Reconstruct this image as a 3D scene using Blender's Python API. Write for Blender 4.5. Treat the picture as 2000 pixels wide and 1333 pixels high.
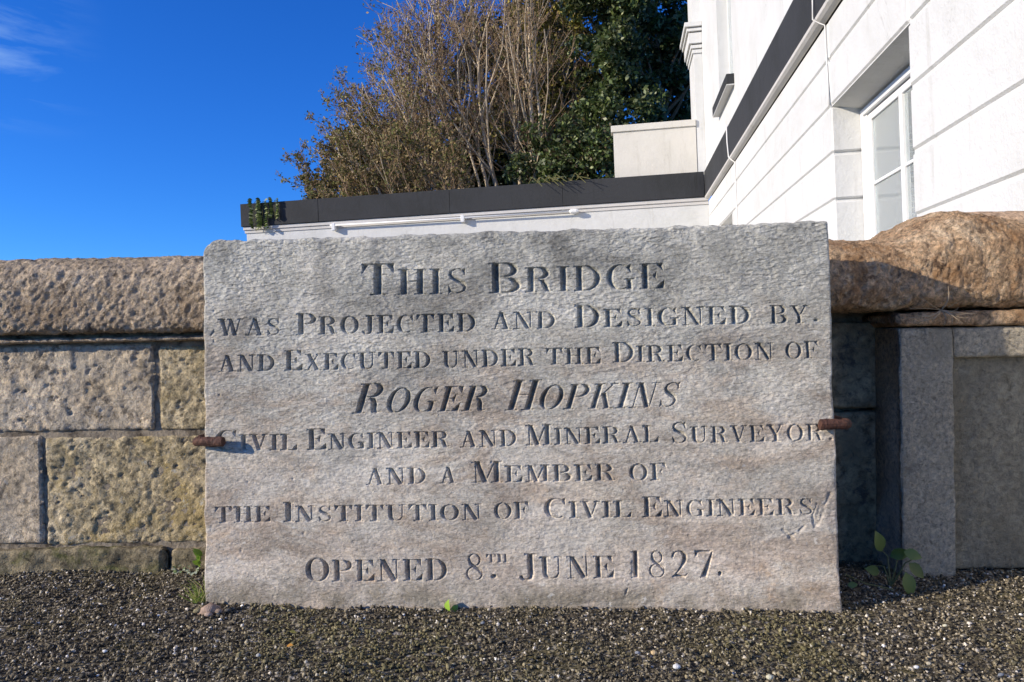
import bpy, math, random
import numpy as np
from mathutils import Matrix, Vector
random.seed(7); RNG = np.random.default_rng(7)
for o in list(bpy.data.objects): bpy.data.objects.remove(o)
SC = bpy.context.scene; COL = SC.collection
PI = math.pi

# ------------------------------------------------------------------ camera, sky, sun, exposure
FPX = 1444.0; EYE = np.array([0.0, 0.0, 0.78]); ROLL = 0.020; PITCH = 0.008; ROLL_B = 0.040
def basis(roll):
    F = np.array([0, math.cos(PITCH), -math.sin(PITCH)])
    U0 = np.array([0, math.sin(PITCH), math.cos(PITCH)]); R0 = np.array([1.0, 0, 0])
    R = R0*math.cos(roll) - U0*math.sin(roll); U = U0*math.cos(roll) + R0*math.sin(roll)
    return R, U, F
cam = bpy.data.cameras.new('camera'); camo = bpy.data.objects.new('camera', cam); COL.objects.link(camo)
R_, U_, F_ = basis(ROLL)
camo.matrix_world = Matrix(((R_[0], U_[0], -F_[0], EYE[0]), (R_[1], U_[1], -F_[1], EYE[1]), (R_[2], U_[2], -F_[2], EYE[2]), (0, 0, 0, 1)))
cam.sensor_width = 36; cam.lens = 36*FPX/2000; cam.clip_start = 0.02; cam.clip_end = 3000
SC.camera = camo
SUN_AZ, SUN_EL = math.radians(20), math.radians(20)
SUNV = Vector((-math.cos(SUN_EL)*math.cos(SUN_AZ), -math.cos(SUN_EL)*math.sin(SUN_AZ), math.sin(SUN_EL)))
w = bpy.data.worlds.new('World'); SC.world = w; w.use_nodes = True
nt = w.node_tree; nt.nodes.clear()
out = nt.nodes.new('ShaderNodeOutputWorld'); bg = nt.nodes.new('ShaderNodeBackground')
sky = nt.nodes.new('ShaderNodeTexSky'); sky.sky_type = 'NISHITA'; sky.sun_disc = False
sky.sun_elevation = SUN_EL; sky.sun_rotation = math.atan2(SUNV.x, SUNV.y)
sky.altitude = 800; sky.air_density = 1.0; sky.dust_density = 0.15; sky.ozone_density = 4.0
hsv = nt.nodes.new('ShaderNodeHueSaturation'); hsv.inputs['Saturation'].default_value = 1.20; hsv.inputs['Value'].default_value = 1.05
tc = nt.nodes.new('ShaderNodeTexCoord')
# thin wisps of cirrus: streaky noise on the sky direction, cover behind the camera is added to warm the blue fill
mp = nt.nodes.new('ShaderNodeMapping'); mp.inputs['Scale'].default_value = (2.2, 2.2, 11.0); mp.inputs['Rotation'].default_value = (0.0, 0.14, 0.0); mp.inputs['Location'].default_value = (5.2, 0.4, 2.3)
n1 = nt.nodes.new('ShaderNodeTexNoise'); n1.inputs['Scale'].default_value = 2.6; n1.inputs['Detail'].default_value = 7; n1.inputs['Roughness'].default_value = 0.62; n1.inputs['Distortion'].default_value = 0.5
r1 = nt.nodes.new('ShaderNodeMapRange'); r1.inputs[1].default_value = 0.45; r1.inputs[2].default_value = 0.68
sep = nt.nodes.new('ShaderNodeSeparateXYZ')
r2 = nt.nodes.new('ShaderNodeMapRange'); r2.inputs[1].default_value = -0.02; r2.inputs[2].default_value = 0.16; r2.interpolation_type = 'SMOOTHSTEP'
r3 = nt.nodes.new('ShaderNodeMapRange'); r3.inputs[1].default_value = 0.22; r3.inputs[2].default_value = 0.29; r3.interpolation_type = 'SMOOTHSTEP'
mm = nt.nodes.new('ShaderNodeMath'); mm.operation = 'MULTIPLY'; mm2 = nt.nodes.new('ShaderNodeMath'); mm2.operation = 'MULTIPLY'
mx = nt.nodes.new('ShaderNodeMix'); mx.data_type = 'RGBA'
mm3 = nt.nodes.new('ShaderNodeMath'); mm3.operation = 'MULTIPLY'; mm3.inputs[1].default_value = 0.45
L = nt.links.new
L(tc.outputs['Generated'], mp.inputs[0]); L(mp.outputs[0], n1.inputs[0]); L(n1.outputs[0], r1.inputs[0])
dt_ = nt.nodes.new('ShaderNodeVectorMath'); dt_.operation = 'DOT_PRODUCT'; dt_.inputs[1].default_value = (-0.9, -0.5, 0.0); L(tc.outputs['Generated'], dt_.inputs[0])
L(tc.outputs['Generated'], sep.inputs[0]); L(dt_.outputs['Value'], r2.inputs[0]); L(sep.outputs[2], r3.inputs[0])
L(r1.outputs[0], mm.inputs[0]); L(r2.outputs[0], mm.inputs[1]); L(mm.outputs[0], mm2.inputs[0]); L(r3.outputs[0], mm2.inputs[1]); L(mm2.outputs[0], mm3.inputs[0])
tnt = nt.nodes.new('ShaderNodeMix'); tnt.data_type = 'RGBA'; tnt.blend_type = 'MULTIPLY'; tnt.inputs[0].default_value = 1; tnt.inputs[7].default_value = (0.48, 1.03, 1.86, 1)
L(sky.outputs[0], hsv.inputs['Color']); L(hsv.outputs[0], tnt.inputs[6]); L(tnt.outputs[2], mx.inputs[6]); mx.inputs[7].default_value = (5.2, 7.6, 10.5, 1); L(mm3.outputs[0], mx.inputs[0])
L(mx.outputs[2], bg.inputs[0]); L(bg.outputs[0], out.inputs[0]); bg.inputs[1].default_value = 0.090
sl = bpy.data.lights.new('sun', 'SUN'); sl.energy = 5.0; sl.angle = math.radians(0.5); sl.color = (1.0, 0.89, 0.73)
so = bpy.data.objects.new('sun', sl); COL.objects.link(so); so.rotation_euler = (-SUNV).to_track_quat('-Z', 'Y').to_euler(); so.location = SUNV*30
SC.view_settings.view_transform = 'Standard'; SC.view_settings.look = 'None'; SC.view_settings.gamma = 1; SC.view_settings.exposure = 0.20
SC.view_settings.use_curve_mapping = False

# ------------------------------------------------------------------ pixel -> place (the surveyor's helper)
def ray(u, v, roll=ROLL):
    R, U, F = basis(roll); d = F + R*((u-1000)/FPX) + U*((666.5-v)/FPX); return d
def at(u, v, Y, roll=ROLL):
    d = ray(u, v, roll); return EYE + d*(Y/d[1])
def pxz(v, Y, u): return at(u, v, Y)[2]

# ------------------------------------------------------------------ numpy noise
def _h(ix, iy, iz, s):
    n = (ix.astype(np.int64)*374761393 + iy.astype(np.int64)*668265263 + iz.astype(np.int64)*2147483647 + s*1274126177) & 0xffffffff
    n = ((n ^ (n >> 13))*1274126177) & 0xffffffff; n = (n ^ (n >> 16)) & 0xffffffff
    n = (n*2246822519) & 0xffffffff; n ^= (n >> 15)
    return (n & 0xffffff)/float(0xffffff)
def vn(p, s=0):
    p = np.asarray(p, float); i = np.floor(p).astype(np.int64); f = p-i; f = f*f*(3-2*f)
    x, y, z = i[..., 0], i[..., 1], i[..., 2]; fx, fy, fz = f[..., 0], f[..., 1], f[..., 2]
    def l(a, b, t): return a+(b-a)*t
    return l(l(l(_h(x,y,z,s), _h(x+1,y,z,s), fx), l(_h(x,y+1,z,s), _h(x+1,y+1,z,s), fx), fy),
             l(l(_h(x,y,z+1,s), _h(x+1,y,z+1,s), fx), l(_h(x,y+1,z+1,s), _h(x+1,y+1,z+1,s), fx), fy), fz)*2-1
def fbm(p, o=4, s=0, g=0.5):
    p = np.asarray(p, float); a = 1.0; t = 0; r = 0
    for k in range(o):
        r = r + a*vn(p*(2.03**k)+17.3*k, s+k); t += a; a *= g
    return r/t

# ------------------------------------------------------------------ object helpers
def put(o, parent=None):
    COL.objects.link(o)
    if parent is not None: o.parent = parent
    return o
def tag(o, label=None, cat=None, group=None, kind=None):
    for k, v in (('label', label), ('category', cat), ('group', group), ('kind', kind)):
        if v: o[k] = v
    return o
BASES = {}
def thing(name, label, cat, base=(0, 0, 0), M=None, group=None):
    o = bpy.data.objects.new(name, None); o.empty_display_size = 0.05; COL.objects.link(o)
    T = Matrix.Translation(Vector(base)); o.matrix_world = (M @ T) if M is not None else T
    tag(o, label, cat, group); BASES[o.name] = np.array(base, float); return o
def rootof(o):
    while o.parent is not None: o = o.parent
    return o
def mesh(name, V, Fc, mat, parent=None, smooth=False, tint=None):
    """V (n,3) frame coordinates, Fc (m,k) array or list of lists"""
    V = np.asarray(V, float)
    if parent is not None:
        b = BASES.get(rootof(parent).name)
        if b is not None: V = V-b
    me = bpy.data.meshes.new(name)
    if isinstance(Fc, np.ndarray):
        m, k = Fc.shape
        me.vertices.add(len(V)); me.vertices.foreach_set('co', V.astype(np.float32).ravel())
        me.loops.add(m*k); me.loops.foreach_set('vertex_index', Fc.astype(np.int32).ravel())
        me.polygons.add(m); me.polygons.foreach_set('loop_start', np.arange(0, m*k, k, dtype=np.int32))
        me.polygons.foreach_set('loop_total', np.full(m, k, dtype=np.int32))
        me.update(calc_edges=True); me.validate()
    else:
        me.from_pydata([tuple(v) for v in V], [], [tuple(f) for f in Fc]); me.update()
    if smooth: me.polygons.foreach_set('use_smooth', np.ones(len(me.polygons), dtype=bool))
    if tint is not None:
        ca = me.color_attributes.new('tint', 'FLOAT_COLOR', 'POINT')
        t = np.ones((len(V), 4), np.float32); t[:, :3] = tint; ca.data.foreach_set('color', t.ravel())
    if mat is not None: me.materials.append(mat)
    return put(bpy.data.objects.new(name, me), parent)
class MB:
    def __init__(s): s.v = []; s.f = []
    def add(s, V, F):
        n = len(s.v); s.v += [tuple(map(float, v)) for v in V]; s.f += [tuple(i+n for i in f) for f in F]; return s
    def box(s, x0, x1, y0, y1, z0, z1, c=0.0):
        if c <= 0:
            V = [(x, y, z) for x in (x0, x1) for y in (y0, y1) for z in (z0, z1)]
            return s.add(V, [(0,1,3,2), (4,6,7,5), (0,4,5,1), (2,3,7,6), (0,2,6,4), (1,5,7,3)])
        # chamfered box
        V = []; idx = {}
        for ix, x in enumerate((x0, x1)):
            for iy, y in enumerate((y0, y1)):
                for iz, z in enumerate((z0, z1)):
                    sx, sy, sz = (1 if ix == 0 else -1), (1 if iy == 0 else -1), (1 if iz == 0 else -1)
                    idx[ix,iy,iz,'x'] = len(V); V.append((x, y+sy*c, z+sz*c))
                    idx[ix,iy,iz,'y'] = len(V); V.append((x+sx*c, y, z+sz*c))
                    idx[ix,iy,iz,'z'] = len(V); V.append((x+sx*c, y+sy*c, z))
        Fs = []
        for a in (0, 1):
            Fs.append([idx[a,0,0,'x'], idx[a,1,0,'x'], idx[a,1,1,'x'], idx[a,0,1,'x']][::(1 if a else -1)])
            Fs.append([idx[0,a,0,'y'], idx[1,a,0,'y'], idx[1,a,1,'y'], idx[0,a,1,'y']][::(-1 if a else 1)])
            Fs.append([idx[0,0,a,'z'], idx[1,0,a,'z'], idx[1,1,a,'z'], idx[0,1,a,'z']][::(1 if a else -1)])
            for b in (0, 1):
                Fs.append([idx[a,b,0,'x'], idx[a,b,1,'x'], idx[a,b,1,'y'], idx[a,b,0,'y']][::(1 if a == b else -1)][::-1])
                Fs.append([idx[a,0,b,'x'], idx[a,1,b,'x'], idx[a,1,b,'z'], idx[a,0,b,'z']][::(1 if a == b else -1)])
                Fs.append([idx[0,a,b,'y'], idx[1,a,b,'y'], idx[1,a,b,'z'], idx[0,a,b,'z']][::(1 if a == b else -1)][::-1])
                for d in (0, 1): Fs.append([idx[a,b,d,'x'], idx[a,b,d,'y'], idx[a,b,d,'z']][::(1 if (a+b+d) % 2 else -1)])
        return s.add(V, Fs)
    def prism(s, poly, axis, a, b):
        """poly: 2D points (other two axes in xyz order), extruded along axis from a to b"""
        n = len(poly)
        def P(p, t): q = list(p); q.insert(axis, t); return q
        V = [P(p, a) for p in poly]+[P(p, b) for p in poly]
        F = [tuple(range(n))[::-1], tuple(range(n, 2*n))]+[(i, (i+1) % n, (i+1) % n+n, i+n) for i in range(n)]
        return s.add(V, F)
    def tube(s, pts, rad, n=8, cap=True):
        pts = [Vector(p) for p in pts]; R = rad if hasattr(rad, '__len__') else [rad]*len(pts)
        base = len(s.v); up = Vector((0.13, 0.21, 1)).normalized()
        for i, p in enumerate(pts):
            d = (pts[min(i+1, len(pts)-1)]-pts[max(i-1, 0)]).normalized()
            a = d.cross(up)
            if a.length < 0.05: a = d.cross(Vector((1, 0.1, 0)))
            a.normalize(); b = d.cross(a)
            for k in range(n):
                t = 2*PI*k/n; s.v.append(tuple(p+a*math.cos(t)*R[i]+b*math.sin(t)*R[i]))
        for i in range(len(pts)-1):
            for k in range(n):
                s.f.append((base+i*n+k, base+i*n+(k+1) % n, base+(i+1)*n+(k+1) % n, base+(i+1)*n+k))
        if cap:
            s.f.append(tuple(base+k for k in range(n))[::-1]); s.f.append(tuple(base+(len(pts)-1)*n+k for k in range(n)))
        return s
    def build(s, name, mat, parent=None, smooth=False): return mesh(name, s.v, s.f, mat, parent, smooth)
def gridfaces(nu, nv, off=0):
    a = (np.arange(nu-1)[:, None]*nv+np.arange(nv-1)[None, :]).ravel()+off
    return np.stack([a, a+nv, a+nv+1, a+1], 1)

# ------------------------------------------------------------------ materials
def s2l(c): return tuple(((x/255)/12.92 if x <= 10 else (((x/255)+0.055)/1.055)**2.4) for x in c)+(1,)
class NM:
    def __init__(s, name, rough=0.85, spec=0.3):
        s.m = bpy.data.materials.new(name); s.m.use_nodes = True; s.t = s.m.node_tree
        s.b = s.t.nodes['Principled BSDF']; s.b.inputs['Roughness'].default_value = rough; s.b.inputs['Specular IOR Level'].default_value = spec
        s.tc = s.t.nodes.new('ShaderNodeTexCoord'); s.co = s.tc.outputs['Object']
    def n(s, t): return s.t.nodes.new(t)
    def l(s, a, b): s.t.links.new(a, b)
    def mapping(s, scale, loc=(0, 0, 0), rot=(0, 0, 0)):
        m = s.n('ShaderNodeMapping'); m.inputs['Scale'].default_value = scale; m.inputs['Location'].default_value = loc; m.inputs['Rotation'].default_value = rot
        s.l(s.co, m.inputs[0]); return m.outputs[0]
    def noise(s, scale, detail=6, rough=0.55, dist=0.0, co=None):
        n = s.n('ShaderNodeTexNoise'); n.inputs['Scale'].default_value = scale; n.inputs['Detail'].default_value = detail
        n.inputs['Roughness'].default_value = rough; n.inputs['Distortion'].default_value = dist; s.l(co or s.co, n.inputs['Vector']); return n.outputs['Fac']
    def voro(s, scale, feat='F1', co=None, rnd=1.0, outn='Distance'):
        n = s.n('ShaderNodeTexVoronoi'); n.feature = feat; n.inputs['Scale'].default_value = scale; n.inputs['Randomness'].default_value = rnd
        s.l(co or s.co, n.inputs['Vector']); return n.outputs[outn]
    def rng(s, x, a, b, c=0.0, d=1.0, smooth=False):
        n = s.n('ShaderNodeMapRange'); n.inputs[1].default_value = a; n.inputs[2].default_value = b; n.inputs[3].default_value = c; n.inputs[4].default_value = d
        if smooth: n.interpolation_type = 'SMOOTHSTEP'
        s.l(x, n.inputs[0]); return n.outputs[0]
    def math(s, op, a, b):
        n = s.n('ShaderNodeMath'); n.operation = op
        for i, x in enumerate((a, b)):
            if isinstance(x, (int, float)): n.inputs[i].default_value = x
            else: s.l(x, n.inputs[i])
        return n.outputs[0]
    def mix(s, f, a, b, mode='MIX'):
        n = s.n('ShaderNodeMix'); n.data_type = 'RGBA'; n.blend_type = mode
        if isinstance(f, (int, float)): n.inputs[0].default_value = f
        else: s.l(f, n.inputs[0])
        for i, x in ((6, a), (7, b)):
            if isinstance(x, tuple): n.inputs[i].default_value = x
            else: s.l(x, n.inputs[i])
        return n.outputs[2]
    def ramp(s, x, stops):
        n = s.n('ShaderNodeValToRGB'); e = n.color_ramp.elements
        while len(e) > 1: e.remove(e[-1])
        e[0].position = stops[0][0]; e[0].color = stops[0][1]
        for p, c in stops[1:]:
            k = e.new(p); k.color = c
        s.l(x, n.inputs[0]); return n.outputs[0]
    def bump(s, h, dist, strength=1.0, prev=None):
        n = s.n('ShaderNodeBump'); n.inputs['Strength'].default_value = strength; n.inputs['Distance'].default_value = dist
        s.l(h, n.inputs['Height'])
        if prev is not None: s.l(prev, n.inputs['Normal'])
        return n.outputs[0]
    def done(s, col=None, nrm=None):
        if col is not None:
            if isinstance(col, tuple): s.b.inputs['Base Color'].default_value = col
            else: s.l(col, s.b.inputs['Base Color'])
        if nrm is not None: s.l(nrm, s.b.inputs['Normal'])
        return s.m
def sep(m, i):
    n = m.n('ShaderNodeSeparateXYZ'); m.l(m.co, n.inputs[0]); return n.outputs[i]

def mat_slab():
    m = NM('weathered_slate_grey_stone', 0.75, 0.25)
    lay = m.mapping((1.0, 1.0, 1.5), rot=(0, 0.3, 0))
    big = m.noise(2.6, 6, 0.62, 0.8, m.mapping((1, 1, 1.7)))
    c = m.ramp(big, [(0.34, (0.27,0.262,0.225,1)), (0.45, (0.46,0.448,0.385,1)), (0.56, (0.59,0.57,0.485,1)), (0.68, (0.76,0.715,0.60,1))])
    # pinkish and ochre stains of the stone, mostly low down on the right
    st = m.noise(5.5, 7, 0.66, 0.6, m.mapping((1, 1, 2.0), (3.1, 0, 1.7)))
    gx = m.rng(sep(m, 0), 0.2, 1.6); gz = m.rng(sep(m, 2), 0.95, 0.0)
    w_ = m.math('MULTIPLY', m.rng(m.math('ADD', m.math('MULTIPLY', gx, 0.45), m.math('MULTIPLY', gz, 0.75)), 0.35, 1.15), m.rng(st, 0.40, 0.66))
    c = m.mix(w_, c, (0.72, 0.55, 0.42, 1))
    wl = m.math('MULTIPLY', m.rng(sep(m, 2), 0.85, 0.05), 0.42)
    c = m.mix(wl, c, (0.78, 0.66, 0.52, 1))
    brn = m.math('MULTIPLY', m.rng(m.noise(3.2, 6, 0.7, 1.2, m.mapping((1, 1, 2.4), (4, 7, 2))), 0.46, 0.60), m.rng(sep(m, 2), 0.98, 0.60))
    c = m.mix(m.math('MULTIPLY', brn, 0.58), c, (0.36, 0.265, 0.185, 1))
    pnk = m.math('MULTIPLY', m.rng(m.noise(4.2, 7, 0.72, 1.5, m.mapping((1, 1, 2.8), (14, 1, 6))), 0.50, 0.62), m.rng(sep(m, 2), 0.98, 0.55))
    c = m.mix(m.math('MULTIPLY', pnk, 0.40), c, (0.76, 0.63, 0.47, 1))
    stk = m.rng(m.noise(11, 8, 0.75, 1.8, m.mapping((0.8, 1, 2.0), (2, 2, 8), (0, 0.25, 0))), 0.52, 0.66)
    c = m.mix(m.math('MULTIPLY', stk, 0.5), c, (0.22, 0.20, 0.165, 1))
    och = m.math('MULTIPLY', m.rng(m.noise(7.0, 6, 0.7, 0.3, m.mapping((1, 1, 1.2), (7, 2, 5))), 0.57, 0.68), m.rng(sep(m, 2), 0.5, 0.05))
    c = m.mix(m.math('MULTIPLY', och, 0.6), c, (0.66, 0.44, 0.25, 1))
    foot = m.math('MULTIPLY', m.rng(sep(m, 2), 0.085, 0.03), m.rng(m.noise(9, 5, 0.6), 0.35, 0.6))
    c = m.mix(m.math('MULTIPLY', foot, 0.75), c, (0.22, 0.19, 0.13, 1))
    fine = m.noise(70, 7, 0.78, 0.6, lay)
    c = m.mix(0.75, c, m.ramp(fine, [(0.3, (0.30,0.29,0.28,1)), (0.52, (1,1,1,1)), (0.75, (1.5,1.45,1.4,1))]), 'MULTIPLY')
    sp = m.rng(m.noise(110, 2, 0.5, 0, m.mapping((1,1,1), (5,5,5))), 0.70, 0.76)
    c = m.mix(m.math('MULTIPLY', sp, 0.5), c, (0.62, 0.58, 0.52, 1))
    drip = m.math('MULTIPLY', m.rng(m.noise(6, 5, 0.6, 0.2, m.mapping((2.6, 1, 0.22), (3, 3, 3))), 0.54, 0.66), m.rng(sep(m, 2), 0.55, 1.15))
    c = m.mix(m.math('MULTIPLY', drip, 0.5), c, (0.20, 0.19, 0.165, 1))
    lic = m.rng(m.noise(30, 4, 0.6, 0.1, m.mapping((1, 1, 1.2), (1, 9, 9))), 0.66, 0.71)
    c = m.mix(m.math('MULTIPLY', lic, 0.6), c, (0.78, 0.74, 0.64, 1))
    # scaly flaking surface: stretched, distorted noise, terraced
    vz = m.n('ShaderNodeTexVoronoi'); vz.inputs['Scale'].default_value = 62; vz.inputs['Randomness'].default_value = 1.0
    wob = m.n('ShaderNodeTexNoise'); wob.inputs['Scale'].default_value = 34; wob.inputs['Detail'].default_value = 4
    mpv = m.mapping((0.75, 1, 1.8), rot=(0, 0.35, 0)); m.l(mpv, wob.inputs['Vector'])
    av = m.n('ShaderNodeVectorMath'); av.operation = 'MULTIPLY_ADD'; m.l(wob.outputs['Color'], av.inputs[0]); av.inputs[1].default_value = (0.035, 0.035, 0.035); m.l(mpv, av.inputs[2]); m.l(av.outputs[0], vz.inputs['Vector'])
    topm = m.rng(sep(m, 2), 0.35, 1.0, 0.30, 1.0)
    b1 = m.bump(m.math('MULTIPLY', vz.outputs['Distance'], topm), 0.0060, 0.85)
    rgh = m.rng(m.noise(3.5, 4, 0.6, 0.5, m.mapping((1, 1, 1.5), (8, 8, 1))), 0.38, 0.62, 0.22, 1.1)
    b2 = m.bump(m.math('MULTIPLY', rgh, m.noise(85, 6, 0.74, 0.4, m.mapping((0.8, 1, 1.7), rot=(0, 0.35, 0)))), 0.0080, 0.95, b1)
    b3 = m.bump(m.noise(300, 4, 0.65), 0.0016, 0.8, b2)
    return m.done(c, b3)

def mat_rock(name, cols, patch=None, lichen=None, dark=None, grain=45, gb=0.010, scale=6.0, rough=0.9, pits=0.006, gc=0.9):
    m = NM(name, rough, 0.2); oi = m.n('ShaderNodeObjectInfo')
    add = m.n('ShaderNodeVectorMath'); add.operation = 'ADD'; m.l(m.tc.outputs['Object'], add.inputs[0])
    cmb = m.n('ShaderNodeCombineXYZ'); r = m.math('MULTIPLY', oi.outputs['Random'], 37.0)
    for i in range(3): m.l(r, cmb.inputs[i])
    m.l(cmb.outputs[0], add.inputs[1]); m.co = add.outputs[0]
    n = m.noise(scale, 8, 0.68, 0.4)
    c = m.ramp(n, [(0.30+0.4*i/(len(cols)-1), s) for i, s in enumerate(cols)])
    g = m.noise(grain, 6, 0.72, 0.3)
    c = m.mix(gc, c, m.ramp(g, [(0.34, (0.34,0.32,0.30,1)), (0.48, (1,1,1,1)), (0.62, (1.65,1.6,1.52,1))]), 'MULTIPLY')
    if patch: c = m.mix(m.math('MULTIPLY', m.rng(m.noise(scale*0.9, 6, 0.7, 0.6, m.mapping((1,1,1), (9,3,1))), 0.50, 0.64), 0.75), c, patch)
    if lichen:
        c = m.mix(m.rng(m.noise(26, 5, 0.75, 0.2, m.mapping((1,1,1), (2,8,4))), 0.60, 0.68), c, lichen)
    if dark:
        c = m.mix(m.math('MULTIPLY', m.rng(m.noise(17, 6, 0.7, 0.4, m.mapping((1,1,1), (6,1,9))), 0.57, 0.66), 0.8), c, dark)
    v = m.rng(m.voro(38), 0.0, 0.30)
    pk = m.rng(m.noise(20, 4, 0.65, 0, m.mapping((1,1,1), (1,6,3))), 0.55, 0.62)
    pit = m.math('SUBTRACT', 1.0, m.math('MULTIPLY', m.math('SUBTRACT', 1.0, v), pk))
    b = m.bump(pit, pits, 1.0)
    b = m.bump(g, gb, 1.0, b)
    b = m.bump(m.noise(grain*3.2, 4, 0.65), gb*0.28, 0.9, b)
    return m.done(c, b)
M_SLAB = mat_slab()
M_COPL = mat_rock('brown_gritstone_coping', [(0.44,0.34,0.23,1), (0.72,0.57,0.40,1), (0.92,0.76,0.56,1)], (0.42,0.29,0.17,1), (0.56,0.51,0.42,1), (0.12,0.09,0.065,1), grain=70, gb=0.060, scale=5)
M_COPR = mat_rock('orange_brown_gritstone', [(0.34,0.20,0.11,1), (0.62,0.42,0.25,1), (0.86,0.68,0.47,1)], (0.46,0.24,0.10,1), (0.66,0.54,0.38,1), (0.10,0.06,0.04,1), grain=72, gb=0.050, scale=7)
M_WALL = mat_rock('pale_pitted_limestone', [(0.52,0.42,0.28,1), (0.78,0.64,0.455,1), (0.92,0.80,0.61,1)], (0.58,0.51,0.40,1), (0.74,0.70,0.62,1), (0.17,0.14,0.105,1), grain=52, gb=0.026, scale=6, pits=0.010)
M_WALLY = mat_rock('lichened_yellow_stone', [(0.38,0.31,0.175,1), (0.66,0.54,0.33,1), (0.88,0.74,0.50,1)], (0.58,0.43,0.17,1), (0.70,0.66,0.55,1), (0.12,0.105,0.075,1), grain=48, gb=0.028, scale=6, pits=0.010)
M_FOOT = mat_rock('mossy_footing_stone', [(0.13,0.11,0.07,1), (0.27,0.225,0.14,1), (0.42,0.35,0.23,1)], (0.14,0.15,0.04,1), (0.35,0.31,0.2,1), (0.03,0.028,0.022,1), grain=40, gb=0.018, scale=9)
M_GREY = mat_rock('tooled_grey_granite', [(0.46,0.40,0.30,1), (0.56,0.49,0.37,1), (0.68,0.60,0.46,1)], (0.42,0.37,0.28,1), (0.62,0.56,0.45,1), (0.30,0.26,0.20,1), grain=75, gb=0.030, scale=5, gc=0.65)
M_PANEL = mat_rock('grey_green_granite_panel', [(0.24,0.21,0.15,1), (0.31,0.275,0.20,1), (0.38,0.34,0.25,1)], (0.27,0.235,0.16,1), None, (0.20,0.175,0.12,1), grain=60, gb=0.018, scale=5, gc=0.5)
M_DARKST = mat_rock('dark_grey_stone', [(0.16,0.125,0.075,1), (0.27,0.215,0.13,1), (0.40,0.325,0.21,1)], (0.21,0.165,0.10,1), None, (0.05,0.05,0.05,1), grain=36, gb=0.010, scale=5)  # darker base colour than the other wall blocks
M_SMOOTHCOP = mat_rock('smooth_buff_stone', [(0.30,0.20,0.13,1), (0.38,0.27,0.185,1), (0.44,0.32,0.23,1)], None, None, (0.2,0.13,0.08,1), grain=60, gb=0.004, scale=6, pits=0.002)

def mat_mortar():
    m = NM('old_dark_mortar', 0.95, 0.1)
    c = m.ramp(m.noise(14, 6, 0.7), [(0.36, (0.07,0.055,0.04,1)), (0.55, (0.36,0.30,0.22,1))])
    return m.done(c, m.bump(m.noise(70, 5, 0.7), 0.012))
M_MORTAR = mat_mortar()
def mat_ground():
    m = NM('gritty_mossy_tarmac', 0.93, 0.15)
    vc = m.voro(95, 'F1', outn='Color'); s_ = m.n('ShaderNodeSeparateColor'); m.l(vc, s_.inputs[0])
    c = m.ramp(s_.outputs[0], [(0.0, (0.045,0.038,0.028,1)), (0.55, (0.12,0.10,0.07,1)), (0.85, (0.22,0.19,0.13,1)), (0.97, (0.42,0.38,0.32,1))])
    moss = m.rng(m.noise(4.5, 7, 0.7, 0.6), 0.50, 0.66)
    c = m.mix(m.math('MULTIPLY', moss, 0.6), c, (0.17, 0.145, 0.055, 1))
    h = m.rng(m.voro(95), 0.0, 0.55, 1.0, 0.0)
    b = m.bump(h, 0.008); b = m.bump(m.noise(160, 4, 0.7), 0.004, 1, b)
    return m.done(c, b)
M_GROUND = mat_ground()
def mat_tint(name, rough=0.85, spec=0.3, bump=None, trans=0.0, grain=None):
    m = NM(name, rough, spec); a = m.n('ShaderNodeAttribute'); a.attribute_name = 'tint'; c = a.outputs['Color']
    if grain: c = m.mix(0.6, c, m.ramp(m.noise(grain, 4, 0.6), [(0.3, (0.5,0.5,0.5,1)), (0.7, (1.4,1.4,1.4,1))]), 'MULTIPLY')
    nb = m.bump(m.noise(bump[0], 4, 0.65), bump[1]) if bump else None
    r = m.done(c, nb)
    if trans > 0:
        t = m.n('ShaderNodeBsdfTranslucent'); m.l(c, t.inputs[0]); mxs = m.n('ShaderNodeMixShader'); mxs.inputs[0].default_value = trans
        outn = m.t.nodes['Material Output']; m.l(m.b.outputs[0], mxs.inputs[1]); m.l(t.outputs[0], mxs.inputs[2]); m.l(mxs.outputs[0], outn.inputs[0])
    return r
M_CHIP = mat_tint('loose_stone_chippings', 0.8, 0.3, (220, 0.003), grain=140)
M_LEAF = mat_tint('leaf', 0.45, 0.4, None, 0.25)
M_LEAFD = mat_tint('autumn_leaf', 0.7, 0.2, None, 0.2)
def mat_plaster(name, base, dirt=0.24, bump=0.006, rough=0.7):
    m = NM(name, rough, 0.25)
    n = m.noise(1.3, 7, 0.65, 0.5)
    c = m.mix(m.math('MULTIPLY', m.rng(n, 0.45, 0.72), dirt*2), base, (base[0]*0.78, base[1]*0.78, base[2]*0.74, 1))
    st = m.rng(m.noise(2.2, 6, 0.7, 0.3, m.mapping((3.0, 3.0, 0.35))), 0.58, 0.70)
    c = m.mix(m.math('MULTIPLY', st, dirt*1.6), c, (base[0]*0.66, base[1]*0.64, base[2]*0.58, 1))
    ck = m.rng(m.math('ABSOLUTE', m.math('SUBTRACT', m.noise(0.9, 6, 0.62, 0.8, m.mapping((1, 1, 0.6), (5, 3, 2))), 0.5), 0), 0.0, 0.0022, 1.0, 0.0)
    c = m.mix(m.math('MULTIPLY', ck, m.math('MULTIPLY', m.rng(n, 0.48, 0.6), 0.5)), c, (base[0]*0.45, base[1]*0.43, base[2]*0.4, 1))
    b = m.bump(m.noise(9, 5, 0.6), bump*1.3); b = m.bump(m.noise(55, 5, 0.65), bump*0.55, 1, b)
    return m.done(c, b)
M_WHITE = mat_plaster('white_painted_render', (0.66, 0.66, 0.64, 1))
M_WHITE2 = mat_plaster('cream_painted_render', (0.68, 0.65, 0.58, 1), 0.25)
M_MOULD = mat_plaster('off_white_moulding', (0.62, 0.60, 0.57, 1), 0.25)
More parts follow.
